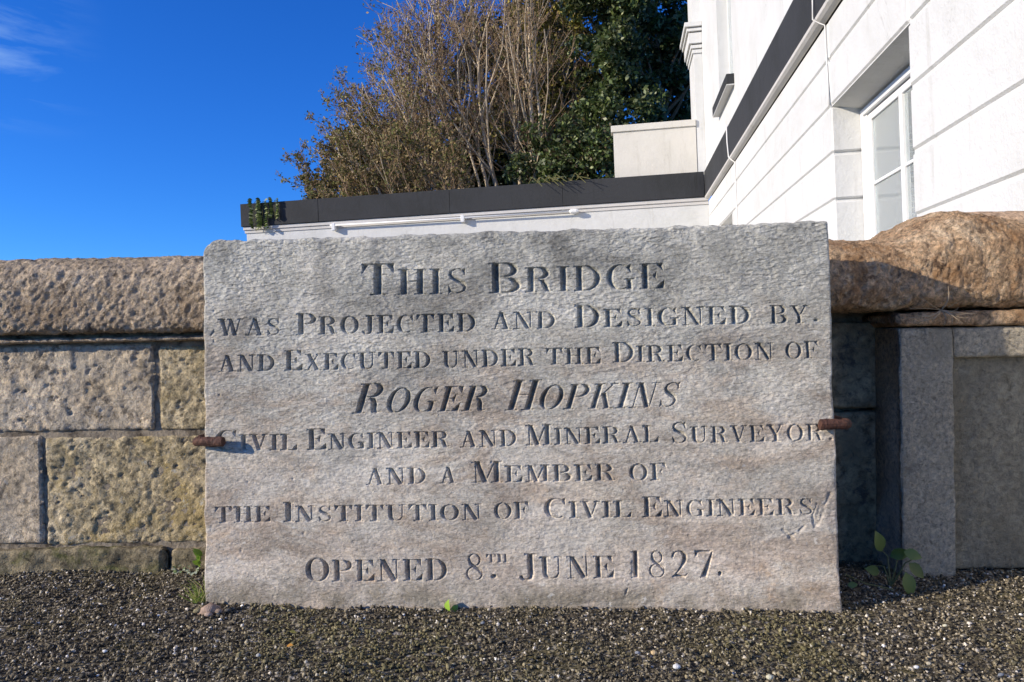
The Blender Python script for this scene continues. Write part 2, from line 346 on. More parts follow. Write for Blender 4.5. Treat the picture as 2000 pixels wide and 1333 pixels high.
M_BAND = mat_plaster('charcoal_painted_band', (0.040, 0.042, 0.046, 1), 0.6, 0.006, 0.8)
M_FRAME = mat_plaster('white_gloss_woodwork', (0.80, 0.80, 0.79, 1), 0.06, 0.0008, 0.35)
def mat_rust():
    m = NM('rusted_iron', 0.75, 0.4)
    c = m.ramp(m.noise(55, 6, 0.7), [(0.3, (0.025,0.011,0.008,1)), (0.55, (0.085,0.034,0.021,1)), (0.75, (0.20,0.095,0.055,1))])
    return m.done(c, m.bump(m.noise(110, 5, 0.7), 0.004))
M_RUST = mat_rust()
def mat_glass():
    m = NM('window_glass', 0.03, 0.8); m.b.inputs['Transmission Weight'].default_value = 0.75; m.b.inputs['IOR'].default_value = 1.45
    return m.done((0.86, 0.92, 0.92, 1))
M_GLASS = mat_glass()
def flat(name, col, rough=0.8, spec=0.2, nz=None):
    m = NM(name, rough, spec)
    if nz: return m.done(m.mix(m.noise(nz, 5, 0.65), tuple(c*0.6 for c in col[:3])+(1,), tuple(min(1, c*1.35) for c in col[:3])+(1,)), m.bump(m.noise(nz*2, 4, 0.6), 0.004))
    return m.done(col)
M_BARK = flat('pale_grey_bark', (0.52, 0.43, 0.31, 1), nz=8)
M_BARKD = flat('brown_twig_bark', (0.32, 0.225, 0.14, 1), nz=12)
M_ROOM = flat('pale_room_wall', (0.45, 0.44, 0.42, 1))
M_BRICK = flat('reflection_brick_grey', (0.12, 0.12, 0.12, 1), nz=30)
M_CABLE = flat('white_cable_sheath', (0.74, 0.73, 0.70, 1), 0.5, 0.4)
M_STEM = flat('green_stem', (0.16, 0.15, 0.06, 1))
M_DRY = flat('dry_root', (0.34, 0.26, 0.17, 1))
M_SOIL = flat('wooded_bank_soil', (0.05, 0.045, 0.025, 1), nz=3)

# ------------------------------------------------------------------ ground
def ground():
    # far sheet
    S = 900.0
    mesh('ground', [(-S,-S,-0.06), (S,-S,-0.06), (S,S,-0.06), (-S,S,-0.06)], [(0,1,2,3)], M_GROUND)['kind'] = 'structure'
    nx, ny = 270, 170
    X, Y = np.meshgrid(np.linspace(-3.2, 3.2, nx), np.concatenate([np.linspace(-2.5, 1.2, 40), np.linspace(1.22, 3.0, ny-40)]), indexing='ij')
    P = np.stack([X, Y, X*0], -1)
    Z = 0.010*fbm(P*4, 3, 3)+0.006*fbm(P*22, 3, 5)+0.004*fbm(P*75, 2, 8)
    Z += 0.035*np.clip((Y-2.30)/0.25, 0, 1)*(X < -0.8)*np.clip((-X-0.8)/0.15, 0, 1)*0.6   # grit banked against the footing
    V = np.stack([X, Y, Z-0.004], -1).reshape(-1, 3)
    o = mesh('pavement', V, gridfaces(nx, ny), M_GROUND, smooth=True); o['kind'] = 'structure'
    return lambda x, y: float(0.010*fbm(np.array([x, y, 0.])*4, 3, 3)+0.006*fbm(np.array([x, y, 0.])*22, 3, 5))
GZ = ground()

# ------------------------------------------------------------------ stones of the parapet
def rstone(name, prof, x0, x1, nx, mat, parent, amp=0.006, rnd=0.007, seed=0, rough_scale=34, big=0.006, warp=None, edge=0.006, label=None, pit=0.0):
    """a stone: closed-back (Y,Z) profile run along X with rounded ends and a rough, displaced skin"""
    prof = np.array(prof, float); d = np.r_[0, np.cumsum(np.hypot(*np.diff(prof, axis=0).T))]
    tf = np.linspace(0, d[-1], 2000); yy_ = np.interp(tf, d, prof[:, 0]); wq = np.where(yy_ < prof[:, 0].min()+0.11, 1.0, 0.10)
    cq = np.cumsum(wq)*(tf[1]-tf[0]); m = max(12, int(cq[-1]/0.006)); t = np.interp(np.linspace(cq[0], cq[-1], m), cq, tf)
    py = np.interp(t, d, prof[:, 0]); pz = np.interp(t, d, prof[:, 1])
    k = 3; ker = np.ones(k)/k                                                 # soften corners
    for _ in range(2):
        a = np.r_[py[0], (py[:-2]+py[1:-1]+py[2:])/3, py[-1]]; b = np.r_[pz[0], (pz[:-2]+pz[1:-1]+pz[2:])/3, pz[-1]]; py, pz = a, b
    xs = np.linspace(x0, x1, nx); cy, cz = py.mean(), pz.mean()
    e = np.minimum(xs-x0, x1-xs); s = np.clip(1-e/rnd, 0, 1); inset = rnd*(1-np.sqrt(np.clip(1-s*s, 0, 1)))
    ty = np.gradient(py); tz = np.gradient(pz); ln = np.hypot(ty, tz)+1e-9; ny_, nz_ = -tz/ln, ty/ln   # outward for a profile walked bottom -> front -> top
    if np.mean(ny_*(py-cy)+nz_*(pz-cz)) < 0: ny_, nz_ = -ny_, -nz_
    X = np.repeat(xs[:, None], m, 1); Y = py[None]-inset[:, None]*ny_[None]; Z = pz[None]-inset[:, None]*nz_[None]
    P = np.stack([X, Y, Z], -1)
    dd = big*fbm(P*7, 3, seed)+amp*fbm(P*rough_scale, 4, seed+11, 0.62)
    rg = np.abs(fbm(P*rough_scale*1.7, 3, seed+5)); dd -= amp*0.6*(1-rg)*0.5
    if pit > 0:
        q = fbm(P*np.array([34, 34, 50]), 4, seed+31, 0.7); dd -= pit*0.75*np.clip((q-0.30)/0.35, 0, 1)
    dd -= edge*s[:, None]*np.clip(fbm(P*30, 3, seed+9)+0.3, 0, 1)
    Y = Y+dd*ny_; Z = Z+dd*nz_; X = X+edge*1.0*fbm(np.stack([X*0+seed, Y, Z], -1)*16, 3, seed+2)*s[:, None]
    if warp is not None: X, Y, Z = warp(X, Y, Z)
    V = np.stack([X, Y, Z], -1).reshape(-1, 3); F = gridfaces(nx, m)
    # end caps as strips to the centre of each end
    c0 = len(V); V = np.vstack([V, V[:m].mean(0), V[-m:].mean(0)])
    f = [tuple(q) for q in F]
    f += [(i+1, i, c0) for i in range(m-1)]+[(m-1, 0, c0) and (0, m-1, c0)]
    b = (nx-1)*m; f += [(b+i, b+i+1, c0+1) for i in range(m-1)]+[(b+m-1, b, c0+1)]
    f += [(i*m, (i+1)*m, (i+1)*m+m-1, i*m+m-1) for i in range(nx-1)]           # back
    o = mesh(name, V, f, mat, parent, smooth=True)
    if label: o['label'] = label
    return o
def block_prof(yf, yb, z0, z1, r=0.008):
    c = r
    return [(yb, z0), (yf+c, z0), (yf+c*0.3, z0+c*0.3), (yf, z0+c), (yf, z1-c), (yf+c*0.3, z1-c*0.3), (yf+c, z1), (yb, z1)]
def block(name, u0, u1, v0, v1, Y, mat, parent, depth=0.30, res=0.0062, **k):
    """stone seen between pixel columns u0,u1 and rows v0 (top), v1 (bottom), its face at distance Y"""
    a = at((u0+u1)/2, v0, Y)[2]; b = at((u0+u1)/2, v1, Y)[2]
    xa = at(u0, (v0+v1)/2, Y)[0]; xb = at(u1, (v0+v1)/2, Y)[0]
    return rstone(name, block_prof(Y, Y+depth, b, a), xa, xb, max(8, int((xb-xa)/res)), mat, parent, **k)

def parapet():
    Yw = 2.50
    g = thing('parapet_wall', 'old coursed stone parapet with rounded brown coping, behind the inscribed slab', 'wall', (0, Yw+0.15, 0))
    zt = at(200, 505, 2.6)[2]; zb = at(200, 652, 2.44)[2]
    # left coping: a half-round topped heavy stone
    yf = 2.43
    hgt = zt-zb
    prof = [(2.86, zb), (yf+0.03, zb), (yf+0.006, zb+0.012), (yf, zb+0.04), (yf+0.002, zb+hgt*0.60), (yf+0.016, zb+hgt*0.78), (yf+0.05, zb+hgt*0.92), (yf+0.10, zb+hgt*0.985), (yf+0.22, zt+0.004), (yf+0.32, zb+hgt*0.96), (2.86, zb+hgt*0.8)]
    rstone('coping_stone', prof, at(-760, 580, 2.45)[0], at(-262, 580, 2.45)[0], 130, M_COPL, g, amp=0.011, seed=41, rough_scale=30, big=0.006, rnd=0.02)
    rstone('coping_stone', prof, at(-255, 580, 2.45)[0], at(640, 580, 2.45)[0], 290, M_COPL, g, amp=0.010, seed=1, rough_scale=50, big=0.005, rnd=0.02)
    rstone('coping_stone', prof, at(646, 580, 2.45)[0], at(1400, 580, 2.45)[0], 90, M_COPL, g, amp=0.009, seed=71, rough_scale=30, big=0.006, rnd=0.02)
    # thin bed course under the coping
    for (a, b, sd) in ((-760, -120, 3), (-114, 470, 4), (476, 1500, 5)):
        block('bed_stone', a, b, 659, 670, 2.465, M_COPL, g, amp=0.004, seed=sd, big=0.002, res=0.01, rnd=0.006)
    # first course
    block('stone', -700, -160, 676, 843, Yw, M_WALL, g, seed=21, amp=0.006, res=0.012)
    block('stone', -152, 300, 675, 845, Yw, M_WALL, g, seed=12, amp=0.007, pit=0.014, label='pale pitted stone block')
    block('stone', 310, 560, 673, 840, Yw, M_WALLY, g, seed=13, amp=0.006, pit=0.012)
    for a, b, sd in ((568, 900, 51), (908, 1280, 52), (1288, 1560, 53)): block('stone', a, b, 672, 836, Yw, M_WALL, g, seed=sd, res=0.03)
    # second course
    block('stone', -500, -210, 857, 1062, Yw, M_WALL, g, seed=24, res=0.012)
    block('stone', -202, 81, 854, 1066, Yw, M_WALL, g, seed=14, amp=0.004, big=0.004, label='pinkish smoother stone block')
    block('stone', 88, 610, 849, 1062, Yw+0.004, M_WALLY, g, seed=15, amp=0.009, pit=0.016, label='yellow lichened stone block')
    for a, b, sd in ((618, 1000, 54), (1008, 1560, 55)): block('stone', a, b, 846, 1056, Yw, M_WALL, g, seed=sd, res=0.03)
    # footing
    for i, (a, b) in enumerate(((-500, -30), (-26, 321), (330, 640), (646, 1000), (1008, 1560))):
        block('footing_stone', a, b, 1072+random.uniform(-3, 3), 1150, Yw-0.012+random.uniform(-.012, .01), M_FOOT, g, seed=60+i, amp=0.010, big=0.008, res=0.01, rnd=0.02)
    # dark mortar core filling the joints
    mb = MB(); x0 = at(-780, 700, 2.53)[0]; x1 = at(1640, 700, 2.53)[0]
    mb.box(x0, x1, 2.511, 2.80, -0.05, zb+0.03); mb.build('mortar_core', M_MORTAR, g)
    # recess stones right of the slab (in its shadow)
    block('stone', 1568, 1733, 629, 799, 2.47, M_DARKST, g, seed=31, amp=0.004, rnd=0.02, label='dark grey stone block in shade')
    block('stone', 1564, 1738, 805, 1145, 2.475, M_DARKST, g, seed=32, amp=0.004, rnd=0.02, label='tall dark grey stone block in shade')
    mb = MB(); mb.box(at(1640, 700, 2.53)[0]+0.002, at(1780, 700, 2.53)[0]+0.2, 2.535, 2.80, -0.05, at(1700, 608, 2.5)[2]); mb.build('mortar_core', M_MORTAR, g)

    # pier with recessed panel
    p = thing('stone_pier', 'grey granite pier with sunken panel, under the rough brown cap stone at right', 'pier', (at(2000, 900, 2.4)[0], 2.45, 0))
    Yp = 2.31
    X = lambda u, Y=Yp, v=900: at(u, v, Y)[0]
    ztop = at(1900, 638, Yp)[2]; zp = at(1900, 700, Yp)[2]
    kw = dict(amp=0.0035, big=0.003, rough_scale=34, edge=0.004)
    xL, xi = X(1761), X(1866); xR = xi+ (xi-xL)*0 + 1.05; xi2 = xR
    rstone('frame_stone', block_prof(Yp, Yp+0.30, -0.03, ztop-0.0), xL, xi, 40, M_GREY, p, seed=81, rnd=0.003, **kw)
    rstone('frame_stone', block_prof(Yp, Yp+0.30, zp, ztop), xi+0.001, xR, 120, M_GREY, p, seed=81, rnd=0.001, **kw)
    rstone('frame_stone', block_prof(Yp, Yp+0.30, -0.03, ztop), xR+0.001, xR+0.19, 30, M_GREY, p, seed=83, rnd=0.01, **kw)
    rstone('panel_stone', block_prof(Yp+0.040, Yp+0.28, 0.0, zp+0.02), xi-0.02, xR+0.02, 150, M_PANEL, p, seed=84, rnd=0.001, amp=0.004, big=0.005, rough_scale=22, edge=0)
    mb = MB(); mb.box(xL+0.02, xR+0.17, Yp+0.29, 2.75, -0.03, ztop+0.03); mb.build('core_stone', M_DARKST, p)
    # brown bed course and the rough cap
    zb2 = at(1900, 602, 2.28)[2]
    rstone('bed_stone', block_prof(2.298, 2.70, ztop+0.002, zb2-0.006), xL-0.01, xR+0.2, 150, M_COPR, p, amp=0.006, seed=85, big=0.004, rnd=0.01)
    c = thing('cap_stone', 'big rough orange-brown cap stone humped over the grey pier at right', 'stone', (at(1850, 600, 2.3)[0], 2.4, zb2))
    yf = 2.265; zc = at(1900, 603, yf)[2]
    zl = at(1640, 460, 2.40)[2]
    H = zl-zc
    prof = [(2.80, zc+0.0), (yf+0.05, zc), (yf+0.02, zc+0.014), (yf+0.004, zc+0.04), (yf, zc+H*0.56), (yf+0.012, zc+H*0.70), (yf+0.045, zc+H*0.84), (yf+0.11, zc+H*0.94), (yf+0.2, zc+H*1.0), (2.62, zc+H*0.97), (2.80, zc+H*0.85)]
    xh0, xh1 = at(1725, 450, 2.4)[0], at(1850, 410, 2.4)[0]
    top = at(1870, 404, 2.44)[2]-zl
    def warp(X_, Y_, Z_):
        t = np.clip((X_-xh0)/(xh1-xh0), 0, 1); t = 0.5*t+0.5*t*t*(3-2*t)
        f = np.clip((Z_-(zc+H*0.30))/(H*0.70), 0, 1)
        Zn = Z_+top*t*f - 0.045*np.clip((X_-xh1-0.03)/0.25, 0, 1.5)*f
        # the lower left part slopes back as a broad dip
        Yn = Y_ + 0.045*(1-t)*f
        return X_, Yn, Zn
    rstone('cap_stone_body', prof, at(1545, 560, 2.35)[0], at(2200, 560, 2.2)[0], 260, M_COPR, c, amp=0.011, seed=91, rough_scale=40, big=0.006, rnd=0.03, warp=warp)
    d = thing('back_coping_stone', 'smooth buff stone showing over the hump of the rough cap stone, far right', 'stone', (at(1950, 400, 2.85)[0], 2.85, zc))
    z3 = at(1985, 396, 2.72)[2]
    rstone('coping_block', [(3.10, zc-.05), (2.86, zc-.05), (2.83, z3-0.10), (2.86, z3-0.03), (2.92, z3), (3.10, z3+0.004)], at(1868, 420, 2.85)[0], at(2300, 420, 2.8)[0], 60, M_SMOOTHCOP, d, amp=0.002, seed=95, big=0.004, rnd=0.05)
    # parapet carries on past the pier
    g2 = thing('far_parapet', 'stretch of grey stone parapet carrying on beyond the pier', 'wall', (3.6, 2.6, 0))
    mb = MB(); mb.box(xR+0.21, xR+3.2, 2.50, 2.80, -0.05, 0.80, 0.01); mb.build('stone', M_GREY, g2)
    mb = MB(); mb.box(xR+0.21, xR+3.2, 2.43, 2.86, 0.805, 1.03, 0.05); mb.build('coping_stone', M_COPR, g2)
parapet()

# ------------------------------------------------------------------ the inscribed slab
H_ = 0.024; TW = 0.105
def Q(*p): return ('Q', list(p))
def S(*p): return ('S', list(p))
def stem(x, y0=0.0, y1=1.0, w=TW): return Q((x-w, y0), (x+w, y0), (x+w, y1), (x-w, y1))
def ser(x, y, l=0.18): yy = H_ if y < 0.5 else 1-H_; return S((x-l, yy, H_), (x+l, yy, H_))
def bow(x0, cx, cy, rx, ry, w=TW):
    pts = [(x0, cy+ry, H_), (cx, cy+ry, H_)]
    for i in range(1, 12):
        a = PI/2-PI*i/12; pts.append((cx+rx*math.cos(a), cy+ry*math.sin(a), H_+(w-H_)*math.cos(a)**1.6 if math.cos(a) > 0 else H_))
    return S(*pts, (cx, cy-ry, H_), (x0, cy-ry, H_))
def arc(cx, cy, rx, ry, a0, a1, w=TW, n=26, side=0):
    pts = []
    for i in range(n+1):
        a = math.radians(a0+(a1-a0)*i/n); c = abs(math.cos(a))
        if side and math.cos(a)*side < 0: c *= 0.15
        pts.append((cx+rx*math.cos(a), cy+ry*math.sin(a), H_+(w-H_)*c**1.8))
    return S(*pts)
def diag(x0, y0, x1, y1, w): 
    return Q((x0-w, y0), (x0+w, y0), (x1+w, y1), (x1-w, y1))
e_arms = [S((.18, 1-H_, H_), (.70, 1-H_, H_)), Q((.50, 1), (.74, 1), (.74, .70)), S((.18, .52, H_), (.5, .52, H_)), Q((.54, .70), (.54, .34), (.40, .52))]
def Ssp(w=0.085):
    return S((.60, .74, H_), (.57, .88, H_), (.44, .965, H_), (.30, .955, .028), (.17, .87, .045), (.14, .74, .06), (.22, .62, .075), (.38, .52, w), (.54, .41, .075), (.61, .27, .06), (.58, .13, .04), (.45, .04, .028), (.30, .03, H_), (.16, .12, H_), (.10, .27, H_))
G = {
 'I': (.36, [stem(.18), ser(.18, 0), ser(.18, 1)]),
 'H': (.90, [stem(.19), stem(.71), ser(.19, 0), ser(.19, 1), ser(.71, 0), ser(.71, 1), S((.2, .52, H_), (.7, .52, H_))]),
 'T': (.84, [stem(.42), ser(.42, 0), S((.02, 1-H_, H_), (.82, 1-H_, H_)), Q((.0, 1), (.0, .68), (.22, 1)), Q((.62, 1), (.84, .68), (.84, 1))]),
 'E': (.78, [stem(.19), ser(.19, 0, .16), ser(.19, 1, .16)]+e_arms+[S((.18, H_, H_), (.72, H_, H_)), Q((.46, 0), (.78, .36), (.78, 0))]),
 'F': (.76, [stem(.19), ser(.19, 0), ser(.19, 1, .16)]+e_arms),
 'L': (.76, [stem(.19), ser(.19, 1), ser(.19, 0), S((.18, H_, H_), (.72, H_, H_)), Q((.48, 0), (.76, .36), (.76, 0))]),
 'D': (.88, [stem(.19), ser(.19, 0, .16), ser(.19, 1, .16), bow(.19, .36, .5, .40, .5-H_)]),
 'B': (.84, [stem(.19), ser(.19, 0, .16), ser(.19, 1, .16), bow(.19, .40, .76, .27, .24-H_, .095), bow(.19, .40, .26, .33, .26-H_, .11)]),
 'P': (.80, [stem(.19), ser(.19, 0), ser(.19, 1, .16), bow(.19, .40, .74, .30, .26-H_)]),
 'R': (.90, [stem(.19), ser(.19, 0), ser(.19, 1, .16), bow(.19, .40, .76, .28, .24-H_), S((.44, .50, .03), (.56, .44, .07), (.62, .28, .10), (.67, .10, .085), (.76, .03, .04), (.86, .06, H_))]),
 'O': (.88, [arc(.44, .5, .34, .5-H_, 0, 360, n=40)]),
 'C': (.82, [arc(.46, .5, .35, .5-H_, 48, 300, side=-1), Q((.62, .90), (.78, 1.0), (.78, .64))]),
 'G': (.90, [arc(.46, .5, .35, .5-H_, 48, 330, side=-1), Q((.62, .90), (.78, 1.0), (.78, .66)), stem(.72, .02, .42, .09), S((.56, .42, H_), (.88, .42, H_))]),
 'S': (.72, [Ssp(), Q((.62, 1.0), (.62, .70), (.50, .90)), Q((.08, 0), (.08, .34), (.20, .10))]),
 'J': (.60, [stem(.40, .16, 1), ser(.40, 1), S((.40, .2, .10), (.38, .06, .08), (.28, -.02, .045), (.14, .0, .04), (.08, .10, .06))]),
 'N': (.90, [S((.15, 0, H_), (.15, 1, H_)), ser(.15, 0, .13), S((.02, 1-H_, H_), (.24, 1-H_, H_)), diag(.68, 0, .20, 1, .11), S((.76, .02, H_), (.76, 1, H_)), ser(.76, 1, .13)]),
 'M': (1.10, [S((.16, 0, H_), (.16, 1, H_)), ser(.16, 0, .13), S((.03, 1-H_, H_), (.25, 1-H_, H_)), diag(.50, .0, .22, 1, .10), S((.50, .05, H_), (.84, 1, H_)), stem(.90), ser(.90, 0), ser(.90, 1)]),
 'A': (.86, [S((.12, 0, H_), (.40, 1, H_)), diag(.68, 0, .42, 1, .10), S((.2, .34, H_), (.58, .34, H_)), ser(.12, 0, .12), ser(.70, 0, .17)]),
 'V': (.86, [diag(.44, 0, .18, 1, .10), S((.44, .03, H_), (.72, 1, H_)), ser(.18, 1, .17), ser(.74, 1, .12)]),
 'W': (1.22, [diag(.38, 0, .16, 1, .095), S((.40, .03, H_), (.60, 1, H_)), diag(.80, 0, .58, 1, .095), S((.82, .03, H_), (1.06, 1, H_)), ser(.16, 1, .16), ser(.60, 1, .16), ser(1.08, 1, .12)]),
 'U': (.92, [stem(.19, .28, 1), S((.19, .32, .10), (.22, .16, .085), (.33, .05, .05), (.48, .02, .028), (.64, .09, H_), (.73, .26, H_), (.74, 1, H_)), ser(.19, 1), ser(.74, 1, .14)]),
 'X': (.88, [diag(.68, 0, .20, 1, .105), S((.14, 0, H_), (.72, 1, H_)), ser(.14, 0, .12), ser(.70, 0, .16), ser(.20, 1, .16), ser(.74, 1, .12)]),
 'K': (.90, [stem(.19), ser(.19, 0), ser(.19, 1), S((.26, .40, H_), (.72, 1, H_)), diag(.72, 0, .42, .62, .10), ser(.74, 1, .13), ser(.74, 0, .16)]),
 'Y': (.88, [diag(.44, .42, .18, 1, .10), S((.46, .42, H_), (.74, 1, H_)), stem(.44, 0, .46), ser(.44, 0), ser(.18, 1, .17), ser(.76, 1, .12)]),
 '8': (.64, [arc(.32, .76, .19, .24-H_, 0, 360, .035), arc(.32, .27, .26, .27-H_, 0, 360, .035), S((.16, .80, .03), (.20, .64, .05), (.32, .52, .06), (.46, .42, .05), (.54, .28, .03))]),
 '1': (.50, [stem(.30, 0, 1, .11), ser(.30, 0, .2), Q((.02, .92), (.22, 1.0), (.22, .93))]),
 '2': (.66, [S((.08, .78, .05), (.12, .90, .04), (.26, .975, .03), (.42, .95, .05), (.53, .80, .09), (.50, .60, .085), (.36, .38, .05), (.20, .18, .03), (.08, .04, .03)), S((.06, .06, .03), (.2, .10, .07), (.36, .06, .06), (.5, .05, .04), (.60, .16, .02))]),
 '7': (.76, [Q((.06, .82), (.06, .74), (.12, .82)), Q((.06, 1.0), (.06, .80), (.14, .80), (.20, .90)), Q((.06, .90), (.62, .90), (.76, 1.0), (.06, 1.0)), Q((.20, .0), (.46, .0), (.76, 1.0), (.66, .93))]),
 '.': (.22, [S((.10, .07, .075), (.11, .07, .075))]),
}
# word, x0, baseline y0, x1, baseline y1, small height, first-letter height, slant
WORDS = [
 ('THIS', 707,578, 915,574, 50,62,0), ('BRIDGE', 955,574, 1299,564, 49,60,0),
 ('WAS', 428,657, 549,655, 33,33,0), ('PROJECTED', 579,655, 930,648, 35,42,0), ('AND', 961,644, 1086,642, 33,33,0), ('DESIGNED', 1123,641, 1467,633, 35,44,0), ('BY', 1504,633, 1580,632, 35,36,0), ('.', 1588,628, 1602,628, 36,36,0),
 ('AND', 428,727, 537,725, 32,32,0), ('EXECUTED', 556,725, 842,719, 32,40,0), ('UNDER', 865,720, 1047,714, 33,33,0), ('THE', 1068,713, 1174,711, 32,32,0), ('DIRECTION', 1197,709, 1512,703, 32,40,0), ('OF', 1535,702, 1600,700, 33,33,0),
 ('ROGER', 688,809, 948,803, 49,59,.33), ('HOPKINS', 986,803, 1320,796, 49,59,.33),
 ('CIVIL', 420,881, 580,880, 31,40,0), ('ENGINEER', 600,880, 878,874, 31,41,0), ('AND', 900,875, 1010,872, 32,32,0), ('MINERAL', 1027,871, 1287,864, 32,40,0), ('SURVEYOR', 1310,867, 1610,861, 32,42,0), ('.', 1618,860, 1629,860, 32,32,0),
 ('AND', 716,948, 833,946, 32,32,0), ('A', 860,945, 891,945, 32,32,0), ('MEMBER', 921,944, 1203,939, 32,41,0), ('OF', 1230,940, 1303,938, 33,33,0),
 ('THE', 421,1022, 529,1020, 31,31,0), ('INSTITUTION', 555,1020, 941,1017, 31,38,0), ('OF', 966,1016, 1035,1014, 33,33,0), ('CIVIL', 1063,1014, 1234,1011, 32,40,0), ('ENGINEERS', 1255,1011, 1590,1006, 32,40,0),
 ('OPENED', 598,1137, 875,1135, 42,47,0), ('8', 909,1136, 945,1136, 54,54,0), ('TH', 951,1100, 992,1099, 16,16,0), ('.', 957,1131, 973,1131, 60,60,0), ('JUNE', 1014,1133, 1200,1130, 43,50,0),
 ('1', 1229,1130, 1252,1130, 54,54,0), ('8', 1267,1130, 1301,1130, 54,54,0), ('2', 1311,1130, 1346,1130, 54,54,0), ('7', 1356,1130, 1397,1129, 54,54,0), ('.', 1401,1125, 1413,1125, 60,60,0)]

def slab():
    BL = at(401, 1186, 2.19); BL[2] = max(BL[2], 0.0)
    BL = np.array([at(400, 1186, 2.19)[0], 2.19, at(400, 1186, 2.19)[2]])
    yaw = math.radians(5.0); lean = math.radians(2.6)
    u = np.array([math.cos(yaw), -math.sin(yaw), 0]); nrm0 = np.array([-math.sin(yaw), -math.cos(yaw), 0])
    v = np.array([0, 0, 1])*math.cos(lean)-nrm0*math.sin(lean); n = np.cross(u, v); 
    if n[1] > 0: n = -n
    def st(px, py):
        d = ray(px, py); t = np.dot(BL-EYE, n)/np.dot(d, n); p = EYE+d*t-BL; return np.array([np.dot(p, u), np.dot(p, v)])
    c_tl, c_tr, c_br, c_bl = st(398, 470), st(1618, 432), st(1646, 1204), st(400, 1186)
    print('slab corners', c_tl, c_tr, c_br, c_bl)
    sink = 0.03
    NS, NT = 1150, 580
    A = np.linspace(0, 1, NS)[:, None]; 
    # rows packed closer where the lines of lettering run
    tt = np.linspace(0, 1, 4000); dens = np.full(4000, 0.62)
    for wd in WORDS:
        if len(wd[0]) > 1:
            a = st(wd[1], wd[2])[1]; b = st(wd[1], wd[2]-wd[6])[1]; lo, hi = a/c_tl[1], b/c_tl[1]; dens[(tt > lo-0.004) & (tt < hi+0.004)] = 1.0
    cd = np.cumsum(dens); cd = (cd-cd[0])/(cd[-1]-cd[0]); B = np.interp(np.linspace(0, 1, NT), cd, tt)[None, :]
    top = c_tl[1]+(c_tr[1]-c_tl[1])*A; bot = (c_bl[1]-sink)+((c_br[1]-sink)-(c_bl[1]-sink))*A
    left = c_bl[0]+(c_tl[0]-c_bl[0])*B; right = c_br[0]+(c_tr[0]-c_br[0])*B
    s0 = left+(right-left)*A; t0 = bot+(top-bot)*B
    dl = s0-left; dr = right-s0; dt = top-t0; db = t0-bot
    def n1(x, f, o, sd): return fbm(np.stack([x*f, x*0+sd, x*0], -1), o, sd)
    s1 = s0+0.0055*n1(t0, 14, 4, 1)*np.exp(-dl/0.02)-0.0065*(0.3+n1(t0, 11, 4, 2))*np.exp(-dr/0.02)
    t1 = t0+(0.004*n1(s0, 9, 4, 3)+0.004*n1(s0, 45, 3, 4))*np.exp(-dt/0.02)
    # broken top-left corner
    cr = np.exp(-((dl/0.022)**2+(dt/0.022)**2)); s1 += 0.010*cr; t1 -= 0.012*cr
    nk = np.exp(-((s0-0.128)/0.018)**2-(dt/0.015)**2); t1 -= 0.006*nk
    Sx, Tx = s1, t1
    P = np.stack([Sx, Tx, Sx*0], -1)
    h = np.zeros_like(Sx)
    # coarse flaking + fine tooling of the face
    flake = fbm(P*np.array([20, 44, 1])+0.6*fbm(P*9, 2, 50)[..., None], 3, 60)
    terr = np.clip(np.abs(flake)/0.10, 0, 1)
    topw = 0.35+0.65*np.clip((Tx-0.55)/0.6, 0, 1)
    h += 0.0012*terr*topw+0.0018*fbm(P*np.array([34, 75, 1]), 3, 66)*topw+0.0035*fbm(P*2.2, 2, 70)+0.0007*fbm(P*150, 2, 73)
    h -= 0.0045*np.exp(-dt/0.03)*np.clip(fbm(P*np.array([18, 30, 1]), 3, 75)*1.5+0.5, 0, 1)
    # rounded, chipped arrises
    for dd, r, sd in ((dl, 0.007, 80), (dr, 0.008, 81), (dt, 0.012, 82), (db, 0.006, 83)):
        rr = r*(0.7+1.0*np.clip(fbm(P*22, 3, sd)+0.3, 0, 1.5)); q = np.clip(1-dd/rr, 0, 1); h -= rr*(1-np.sqrt(np.clip(1-q*q*0.98, 0, 1)))
    # spalled right-hand edge and the broken scars beside the last word
    def scar(pts, wdt, dep):
        nonlocal h
        d = np.full(Sx.shape, 9.0); q = [st(*p) for p in pts]
        jit = 0.006*fbm(P*70, 4, 91)
        for a, b in zip(q[:-1], q[1:]):
            ab = b-a; tcl = np.clip(((Sx-a[0])*ab[0]+(Tx-a[1])*ab[1])/np.dot(ab, ab), 0, 1)
            d = np.minimum(d, np.hypot(Sx-a[0]-tcl*ab[0], Tx-a[1]-tcl*ab[1]))
        d = d+jit; h -= dep*0.75*np.clip(1-d/wdt, 0, 1)
    scar([(1622, 965), (1610, 990), (1601, 1018), (1592, 1030)], 0.006, 0.004)
    scar([(1530, 1036), (1543, 1050), (1556, 1040), (1574, 1026)], 0.004, 0.0032)
    scar([(1543, 1050), (1548, 1054)], 0.006, 0.004); scar([(1596, 985), (1588, 1005), (1590, 1030)], 0.005, 0.004)
    scar([(1592, 1024), (1602, 990)], 0.009, 0.004)
    scar([(1226, 1150), (1222, 1162)], 0.004, 0.005); scar([(1290, 1188), (1292, 1190)], 0.006, 0.006); scar([(540, 679), (548, 682)], 0.004, 0.004)
    scar([(1236, 1095), (1235, 1124)], 0.008, 0.005)
    scar([(413, 655), (418, 648)], 0.005, 0.005); scar([(1425, 995), (1426, 998)], 0.003, 0.006)
    scar([(432, 560), (410, 545)], 0.003, 0.001)
    # wedge spall: a plane dropping toward the right edge between two rows
    e0 = st(1640, 985)[1]; e1 = st(1640, 880)[1]; e2 = st(1640, 1130)[1]
    wv = np.where(Tx > e0, np.clip(1-(Tx-e0)/(e1-e0), 0, 1), np.clip(1-(e0-Tx)/(e0-e2), 0, 1))
